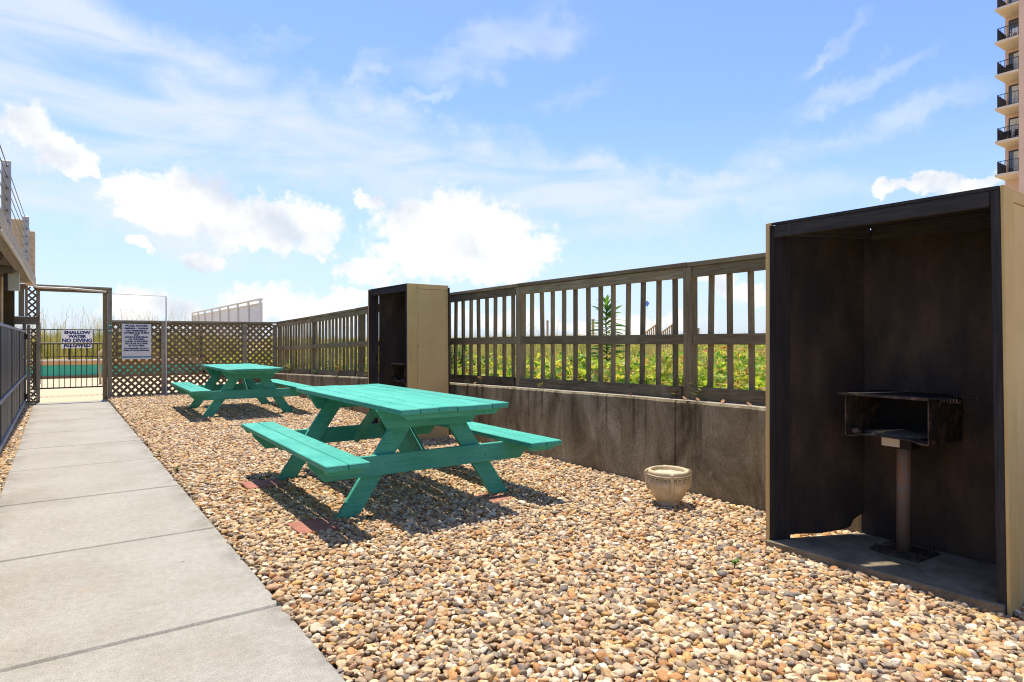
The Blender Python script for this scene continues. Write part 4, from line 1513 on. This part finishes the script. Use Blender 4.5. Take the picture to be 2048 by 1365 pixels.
def beach_stair(px, Y, label):
    x, y = cam_pt(px, Y)
    z = dune_z(x, y)
    M = M_loc(x, y, 0, -PSI + R(12))
    root = thing('stair_railing', label, 'railing', M, 'sloping wooden handrails of the beach stair')
    zt = 1.215 + 35 * Y / 1260
    L = 26 / 1260 * Y
    zl = 1.215 + 14 * Y / 1260
    bar('handrail', (-L, 0, zl), (0.1, 0, zt), 0.12, 0.05, 'far_wood', root, (0, 0, 1), 0, M)
    box('post', (0.0, -0.07, z - 0.2), (0.14, 0.07, zt - 0.03), 'far_wood', root, 0, M)
    box('post', (-L, -0.06, z - 0.2), (-L + 0.12, 0.06, zl - 0.03), 'far_wood', root, 0, M)
    for k in range(1, 6):
        xx = -L + L * k / 6
        box('baluster', (xx - 0.02, -0.02, z - 0.1), (xx + 0.02, 0.02, zl + (zt - zl) * k / 6 - 0.03), 'far_wood', root, 0, M)


beach_stair(1311, 27.0, 'left sloping wooden handrail of the beach stair beyond the fence')
beach_stair(1343, 27.0, 'right sloping wooden handrail of the beach stair beyond the fence')


def kite():
    x, y = cam_pt(1294, 140.0)
    z = 1.215 + (682.5 - 608) / 1260 * 140
    M = M_loc(x, y, z, -PSI)
    root = thing('kite', 'small blue kite in the sky behind the slatted fence', 'kite', M)
    bm = bmesh.new()
    pts = [(-0.55, -0.2, 0.1), (0.0, 0.0, 0.75), (0.55, -0.2, 0.1), (0.0, 0.0, -0.75)]
    vs = [bm.verts.new(p) for p in pts]
    c = bm.verts.new((0, 0.18, 0.05))
    for i in range(4):
        bm.faces.new((vs[i], vs[(i + 1) % 4], c))
    r = bmesh.ops.extrude_face_region(bm, geom=list(bm.faces))
    bmesh.ops.translate(bm, vec=(0, 0.03, 0), verts=[g for g in r['geom'] if isinstance(g, bmesh.types.BMVert)])
    mobj('sail', bm_mesh('sail', bm, False, 'kite_blue'), M, root)
    tube('tail', [(0, 0, -0.75), (0.15, 0.05, -1.1), (-0.05, 0, -1.5)], 0.03, 'kite_blue', root, 5, True, M)


kite()

# ------------------------------------------------------------------ leaves, weeds and dune plants
def leaf_bm(bm, base, d, up, L, W, droop=0.4, seg=4, round_=False):
    """one leaf blade: base point, direction, up vector"""
    d = Vector(d).normalized()
    up = Vector(up)
    side = d.cross(up).normalized()
    up = side.cross(d).normalized()
    prev = None
    p = Vector(base)
    for i in range(seg + 1):
        u = i / seg
        w = W * (math.sin(math.pi * (0.12 + 0.88 * u)) ** 0.8 if not round_ else math.sin(math.pi * min(1, 0.2 + 0.8 * u)) ** 0.5) * 0.5
        if i == seg:
            w = W * 0.02
        c = p + d * L * u - up * (droop * L * u * u)
        a, b, m = bm.verts.new(c + side * w + up * w * 0.25), bm.verts.new(c - side * w + up * w * 0.25), bm.verts.new(c)
        if prev:
            bm.faces.new((prev[0], a, m, prev[2]))
            bm.faces.new((prev[2], m, b, prev[1]))
        prev = (a, b, m)


def tall_plant():
    x, y = cam_pt(1213, 9.4)
    z = dune_z(x, y) - 0.02
    M = M_loc(x, y, z)
    root = thing('tall_plant', 'tall upright green plant with drooping narrow leaves behind the fence', 'plant', M)
    H = 1.13
    tube('stem', [(0, 0, 0), (0.01, 0.0, 0.4), (-0.005, 0.01, 0.8), (0.0, 0, H)], [0.012, 0.010, 0.008, 0.003], 'stem_green', root, 6, True, M)
    n = 78
    for k in range(n):
        u = 0.18 + 0.82 * k / n
        a = k * 2.39996 + random.uniform(-.2, .2)
        el = 0.15 + 1.2 * max(0, (u - 0.72) / 0.28)
        L = 0.31 * (1 - 0.55 * max(0, (u - 0.72) / 0.28)) * random.uniform(.85, 1.1)
        bm = bmesh.new()
        leaf_bm(bm, (0, 0, 0), (math.cos(a), math.sin(a), el + 0.35), (random.gauss(0, .7), random.gauss(0, .7), 1), L, 0.050, 0.60 if u < .85 else 0.2, 5)
        mobj('leaf', bm_mesh('leaf', bm, True, 'plant_leaf'), M @ Matrix.Translation((0, 0, H * u)), root)


tall_plant()


def weed(x, y, z, h, n, label, mat, group=None, wid=0.018, cat='weed'):
    M = M_loc(x, y, z)
    root = thing('weed', label, cat, M, group)
    bm = bmesh.new()
    bl = bmesh.new()
    for k in range(max(2, n // 4)):
        a = random.uniform(0, 6.28)
        lean = random.uniform(0.1, 0.5) * h
        tip = Vector((math.cos(a) * lean, math.sin(a) * lean, h * random.uniform(.55, 1)))
        tube_bm(bm, [(0, 0, -0.01), tip * 0.5 + Vector((0, 0, 0.03 * h)), tip], [0.0025, 0.002, 0.001], 4)
        for j in range(5):
            u = random.uniform(.3, 1)
            b = random.uniform(0, 6.28)
            leaf_bm(bl, tip * u, (math.cos(b), math.sin(b), random.uniform(-.1, .7)), (0, 0, 1), random.uniform(.12, .28) * h + 0.012, wid, random.uniform(.1, .5), 3)
    mobj('stalks', bm_mesh('stalks', bm, False, 'stem_green'), M, root)
    mobj('leaves', bm_mesh('leaves', bl, True, mat), M, root)
    return root


for (px_y, h, n, mat, lb) in ((3.27, 0.16, 10, 'weed_leaf', 'thin yellow weed on the wall top right of the fence post by the near shelter'), (3.52, 0.13, 9, 'weed_leaf', 'small orange weed at the foot of the nearest visible fence post'), (9.35, 0.16, 20, 'weed_leaf', 'yellow weed on the wall top just left of the far shelter'),
                              (9.95, 0.20, 26, 'weed_leaf', 'bushy golden weed on the wall between the far shelter and the next post'), (11.3, 0.26, 22, 'weed_leaf', 'tall dry weed on the wall in the middle of the far fence bay'), (12.6, 0.14, 18, 'plant_leaf', 'low green weed on the wall near the second last post'), (14.4, 0.34, 40, 'dry_grass', 'large dry bush on the wall near the lattice corner'),
                              (5.3, 0.09, 8, 'weed_leaf', 'tiny weed on the wall left of the middle fence post'), (6.5, 0.10, 8, 'weed_leaf', 'tiny weed on the wall right of the far shelter')):
    weed(4.205, px_y, wall_top(px_y), h, n, lb, mat, 'weeds on the wall top')
for x, y, h, lb in ((0.90, 6.55, 0.07, 'green weed at the path edge nearest the viewer'), (0.885, 7.75, 0.045, 'tiny green weed on the path edge between two others'), (0.90, 10.9, 0.07, 'green weed on the path edge nearest the far picnic table'), (2.95, 2.05, 0.05, 'tiny weed in the gravel before the near shelter')):
    weed(x, y, 0.0, h, 14, lb, 'plant_leaf', 'weeds in the gravel', 0.022)


def shrub(px, Y, h, w, n, label):
    x, y = cam_pt(px, Y)
    z = dune_z(x, y) - 0.03
    M = M_loc(x, y, z)
    root = thing('leafy_shrub', label, 'shrub', M, 'shrubs behind the fence')
    bl = bmesh.new()
    bs = bmesh.new()
    for k in range(n):
        a = random.uniform(0, 6.28)
        tip = Vector((math.cos(a) * w * random.uniform(.2, 1), math.sin(a) * w * random.uniform(.2, 1), h * random.uniform(.45, 1)))
        tube_bm(bs, [(0, 0, 0), tip * 0.55 + Vector((0, 0, .08 * h)), tip], [0.007, 0.004, 0.002], 4)
        for j in range(9):
            u = random.uniform(.35, 1.02)
            b = random.uniform(0, 6.28)
            leaf_bm(bl, tip * u, (math.cos(b), math.sin(b), random.uniform(-.3, .6)), (0, 0, 1), random.uniform(.05, .09), random.uniform(.025, .04), .3, 3)
    mobj('branches', bm_mesh('branches', bs, False, 'stem_green'), M, root)
    mobj('foliage', bm_mesh('foliage', bl, True, 'plant_leaf'), M, root)


shrub(915, 9.9, 0.62, 0.28, 34, 'dark green leafy shrub behind the fence beside the far shelter')
shrub(1160, 9.0, 0.40, 0.30, 26, 'low leafy shrub behind the fence beside the tall plant')


def scatter_sources():
    vine = []
    for k in range(5):
        bm = bmesh.new()
        for j in range(3):
            a = j * 2.1 + random.uniform(-.5, .5)
            leaf_bm(bm, (math.cos(a) * .012, math.sin(a) * .012, random.uniform(0, .03)), (math.cos(a), math.sin(a), random.uniform(.1, .9)), (0, 0, 1), random.uniform(.05, .085), random.uniform(.045, .07), .25, 3, True)
        vine.append(src('vine_sprig_%d' % k, bm_mesh('vine_sprig', bm, True, 'vine_leaf')))
    grass = []
    for mat in ('dry_grass', 'green_grass'):
        for k in range(3):
            bm = bmesh.new()
            for j in range(16):
                a = random.uniform(0, 6.28)
                r0 = random.uniform(0, .06)
                leaf_bm(bm, (math.cos(a) * r0, math.sin(a) * r0, 0), (math.cos(a) * .5, math.sin(a) * .5, random.uniform(.8, 2)), (math.cos(a), math.sin(a), .3), random.uniform(.25, .5), .008, random.uniform(.0, .35), 3)
            grass.append(src('grass_tuft_%s_%d' % (mat, k), bm_mesh('grass_tuft', bm, True, mat)))
    oats = []
    for k in range(3):
        bm = bmesh.new()
        bend = random.uniform(.1, .3)
        pts = [(0, 0, 0), (bend * .15, 0, .45), (bend * .5, 0, .8), (bend * 1.3, 0, 1.0)]
        tube_bm(bm, pts, [.003, .003, .002, .001], 4)
        for j in range(9):
            u = .72 + .3 * j / 9
            leaf_bm(bm, (bend * (.35 + (u - .72) * 3), 0, .74 + .26 * j / 9), (random.uniform(-.6, 1), random.uniform(-.5, .5), -.1), (0, 0, 1), .06, .012, .5, 2)
        oats.append(src('oat_stalk_%d' % k, bm_mesh('oat_stalk', bm, False, 'dry_grass')))
    return vine, grass, oats


VINE, GRASS, OATS = scatter_sources()


def in_view(x, y, pad=0.12):
    X = x * math.cos(PSI) - y * math.sin(PSI)
    Y = x * math.sin(PSI) + y * math.cos(PSI)
    return Y > 1 and abs(X / Y) < 0.82 + pad


def put(name, pts, hts, scale, ids, sources, tilt=0.35):
    pts = np.array(pts)
    n = len(pts)
    rots = np.stack([RNG.normal(0, tilt, n), RNG.normal(0, tilt, n), RNG.uniform(0, 6.28, n)], 1)
    s = RNG.uniform(scale[0], scale[1], n)
    scl = np.stack([s, s, s * hts], 1)
    o = scatter(name, pts, rots, scl, ids(n), sources)
    link(o, Matrix.Identity(4))
    return o


pts = []
for _ in range(90000):
    x = 4.52 + 22 * random.random() ** 1.7
    y = random.uniform(-1, 27)
    if not in_view(x, y):
        continue
    dens = 1.0 if x < 14 else 0.35
    patch = 0.5 + 0.9 * vnoise(x, y, 0.5, 4.4)
    if random.random() > dens * min(1, patch + .18):
        continue
    hh = max(0, random.gauss(0.09, 0.07)) * min(1, (x - 4.3) / 0.5) * (1.0 + 1.6 * max(0, vnoise(x, y, .8, 1)))
    pts.append((x, y, dune_z(x, y) + min(hh, .3)))
o = put('dune_vines', pts, 1.0, (0.38, 0.95), lambda n: RNG.integers(0, 5, n), VINE, .8)
o['label'] = 'yellow green broad-leaved vines covering the dune behind the fence'

pts, hs = [], []
for _ in range(16000):
    x = 4.6 + 34 * random.random()
    y = random.uniform(-2, 44)
    if not in_view(x, y):
        continue
    Y = x * math.sin(PSI) + y * math.cos(PSI)
    if x < 9 and y < 8 and random.random() < .8:
        continue
    if y < 9 and x < 15 and random.random() < .6:
        continue
    h = 0.55
    if y > 9.0 and x < 13:
        h = 1.2
        if y > 17 and random.random() < .6:
            continue
    pts.append((x, y, dune_z(x, y) - .02))
    hs.append(h * random.uniform(.6, 1.2))
for _ in range(2400):
    x, y = random.uniform(-9, 6), 26.1 + 9 * random.random() ** 1.5
    if in_view(x, y, .3):
        pts.append((x, y, dune_z(x, y) - .03))
        hs.append(random.uniform(1.2, 2.0))
hs = np.array(hs)
o = put('dune_grass', pts, hs, (0.8, 1.4), lambda n: RNG.choice(6, n, p=[.2, .2, .2, .14, .13, .13]), GRASS, .12)
o['label'] = 'tufts of dry and green dune grass beyond the fences'

pts, hs = [], []
for _ in range(900):
    x, y = random.uniform(4.8, 40), random.uniform(8, 48)
    Y = x * math.sin(PSI) + y * math.cos(PSI)
    if in_view(x, y) and Y > 13 and random.random() < .5:
        pts.append((x, y, dune_z(x, y) - .03))
        hs.append(random.uniform(.5, .85) if x > 12 else random.uniform(.7, 1.1))
for _ in range(420):
    x, y = random.uniform(-6, 5), random.uniform(26.5, 36)
    if in_view(x, y, .2):
        pts.append((x, y, dune_z(x, y) - .03))
        hs.append(random.uniform(1.0, 1.75))
o = put('sea_oats', pts, np.array(hs), (0.9, 1.2), lambda n: RNG.integers(0, 3, n), OATS, .12)
o['label'] = 'thin sea oat stalks along the dune crest'

# red blanket flowers: a few dozen, each its own thing
bm = bmesh.new()
for j in range(10):
    a = j * 0.628
    leaf_bm(bm, (0, 0, 0), (math.cos(a), math.sin(a), .25), (0, 0, 1), .05, .026, .2, 2, True)
fl_me = bm_mesh('flower_head', bm, True, 'red_petal')
bm = bmesh.new()
tube_bm(bm, [(0, 0, -.3), (0.01, 0, -.15), (0, 0, 0)], .003, 4)
st_me = bm_mesh('flower_stem', bm, False, 'stem_green')
for k in range(34):
    px = random.uniform(1448, 1536) if k % 3 else random.uniform(1400, 1470)
    Y = random.uniform(11, 17)
    x, y = cam_pt(px, Y)
    z = 1.215 - random.uniform(14, 34) / 1260 * Y * (1 if px > 1450 else .8)
    z = max(z, dune_z(x, y) + .08)
    f = thing('blanket_flower', 'red blanket flower among the vines behind the fence left of the near shelter', 'flower', M_loc(x, y, z), 'red blanket flowers behind the fence')
    s = random.uniform(.8, 1.3)
    Mf = M_loc(x, y, z) @ Matrix.Rotation(random.uniform(-.5, .5), 4, 'X') @ Matrix.Rotation(random.uniform(-.5, .5), 4, 'Y') @ Matrix.Scale(s, 4)
    mobj('flower_head', fl_me, Mf, f)
    mobj('flower_stem', st_me, M_loc(x, y, z), f)

# dry leaves on the wall top
for k in range(9):
    y = [3.36, 3.30, 3.22, 3.0, 2.75, 4.0, 5.9, 6.6, 5.75][k]
    bm = bmesh.new()
    leaf_bm(bm, (0, 0, 0), (1, 0, .1), (0, 0, 1), .05, .03, -.4, 4)
    o = mobj('fallen_leaf', bm_mesh('fallen_leaf', bm, True, 'dry_leaf'), M_loc(4.17 + random.uniform(-.02, .03), y, wall_top(y) + .006, random.uniform(0, 6)))
    tag(o, 'curled brown leaf lying on the wall top in front of the slats', 'leaf', 'fallen leaves on the wall top')

# ------------------------------------------------------------------ gravel: instanced river pebbles, the 300 largest as objects
def pebble_sources():
    out = []
    for k in range(14):
        bm = bmesh.new()
        bmesh.ops.create_icosphere(bm, subdivisions=3, radius=1)
        ay = random.uniform(.62, .92)
        az_ = random.uniform(.36, .60)
        off = Vector((k * 7.3, k * 3.1, k * 1.7))
        pw = random.uniform(.72, 1.0)
        cuts = [(Vector((random.gauss(0, 1), random.gauss(0, 1), random.gauss(0, .7))).normalized(), random.uniform(.55, .9)) for _ in range(7)]
        for v in bm.verts:
            d = v.co.normalized()
            d = Vector([math.copysign(abs(c) ** pw, c) for c in d])
            for nrm, lim in cuts:
                e = d.dot(nrm)
                if e > lim:
                    d -= nrm * (e - lim) * 0.85
            r = 1 + 0.20 * mnoise.noise(d * 0.9 + off) + 0.06 * mnoise.noise(d * 2.4 + off)
            v.co = Vector((d.x * r, d.y * r * ay, d.z * r * az_))
        out.append(src('pebble_source_%02d' % k, bm_mesh('pebble', bm, True, 'river_pebble')))
    return out


PEB = pebble_sources()


def gravel():
    layers = []
    sp = 0.0325
    for lay, (s, zc, lo, hi) in enumerate(((sp, -0.026, .80, 1.25), (sp * 1.0, -0.013, .70, 1.3), (sp * 1.55, -0.003, .65, 1.25))):
        xs_ = np.arange(0.82, 4.15, s)
        ys_ = np.arange(0.3, LAT_Y + 0.05, s * 0.87)
        gx, gy = np.meshgrid(xs_, ys_)
        gx = gx + (np.arange(len(ys_)) % 2)[:, None] * s * 0.5
        gx = gx + RNG.uniform(-.42, .42, gx.shape) * s
        gy = gy + RNG.uniform(-.42, .42, gy.shape) * s
        p = np.stack([gx.ravel(), gy.ravel()], 1)
        layers.append((p, zc, lo, hi))
    # narrow strip between the path and the dark fence
    xs_ = np.arange(-0.5, -0.37, 0.032)
    ys_ = np.arange(5.0, 15.0, 0.03)
    gx, gy = np.meshgrid(xs_, ys_)
    p = np.stack([(gx + RNG.uniform(-.014, .014, gx.shape)).ravel(), (gy + RNG.uniform(-.014, .014, gy.shape)).ravel()], 1)
    layers.append((p, -0.02, .7, 1.35))
    P, S, Rr = [], [], []
    for li, (p, zc, lo, hi) in enumerate(layers):
        x, y = p[:, 0], p[:, 1]
        n = len(p)
        sz = 0.0190 * RNG.uniform(lo, hi, n) * np.where(RNG.random(n) < .12, 1.38, 1.0)
        keep = np.ones(n, bool)
        if li < 3:
            stray = RNG.random(n) < .22
            keep &= (x > 0.848 + sz * 0.35 - 0.020 * stray) & (x < WALL_X - 0.008)
            for y0 in (0.99, 6.93):
                keep &= ~((x > 3.428) & (x < 4.04) & (y > y0 - 0.01) & (y < y0 + 1.175 - np.clip((x - 3.44) * .49, 0, .28)))
            # the pavers stay clear except at their buried sides
            keep &= ~((x > 1.225) & (x < 1.435) & (y > 3.99) & (y < 4.27))
            keep &= ~((x > 1.26) & (x < 1.47) & (y > 5.46) & (y < 5.73))
            keep &= ~((x > 2.64) & (x < 2.86) & (y > 3.95) & (y < 4.08))
            keep &= np.hypot(x - 3.70, y - 3.135) > 0.075
        und = np.array([0.010 * vnoise(a, b, 1.7, 2.2) + 0.006 * vnoise(a, b, 5.0, 7.7) for a, b in p])
        z = zc + und + 0.05 * np.clip((y - 9) / 6, 0, 1) * (x > 0.5) + RNG.uniform(-.005, .006, n)
        # lower right at the path edge
        if li < 3:
            z = np.where(stray & (x < 0.875), z + 0.020, z)
        z -= 0.012 * np.clip((0.93 - x) / 0.08, 0, 1) * (x > 0.5)
        t = 0.30
        rot = np.stack([RNG.normal(0, t, n), RNG.normal(0, t, n), RNG.uniform(0, 6.283, n)], 1)
        P.append(np.stack([x, y, z], 1)[keep])
        el = RNG.uniform(.9, 1.18, n)
        S.append((np.stack([sz * el, sz, sz], 1))[keep])
        Rr.append(rot[keep])
    P, S, Rr = np.concatenate(P), np.concatenate(S), np.concatenate(Rr)
    ids = RNG.integers(0, len(PEB), len(P))
    # cull what the view never shows (well behind the camera edge)
    X = P[:, 0] * math.cos(PSI) - P[:, 1] * math.sin(PSI)
    Y = P[:, 0] * math.sin(PSI) + P[:, 1] * math.cos(PSI)
    ok = (Y > 1.5) & (np.abs(X / np.maximum(Y, .1)) < 1.05)
    P, S, Rr, ids, X, Y = P[ok], S[ok], Rr[ok], ids[ok], X[ok], Y[ok]
    # the 300 that show largest (top layer, inside the frame)
    inside = (np.abs(X / Y) < 0.80) & ((1.215 - P[:, 2]) / Y < 0.535) & (P[:, 2] > -0.008) & (P[:, 0] > 0.5)
    score = np.where(inside, S[:, 0] / Y, 0)
    big = np.argsort(-score)[:300]
    mask = np.ones(len(P), bool)
    mask[big] = False
    o = scatter('pebbles', P[mask], Rr[mask], S[mask], ids[mask], PEB)
    link(o, Matrix.Identity(4), bed)
    for i in big:
        M = Matrix.LocRotScale(Vector(P[i]), Euler(Rr[i]), Vector(S[i]))
        q = bpy.data.objects.new('pebble', PEB[ids[i]].data)
        link(q, M, bed)
    return len(P)


NP = gravel()
print('pebbles', NP, 'objects', len(scene.objects))
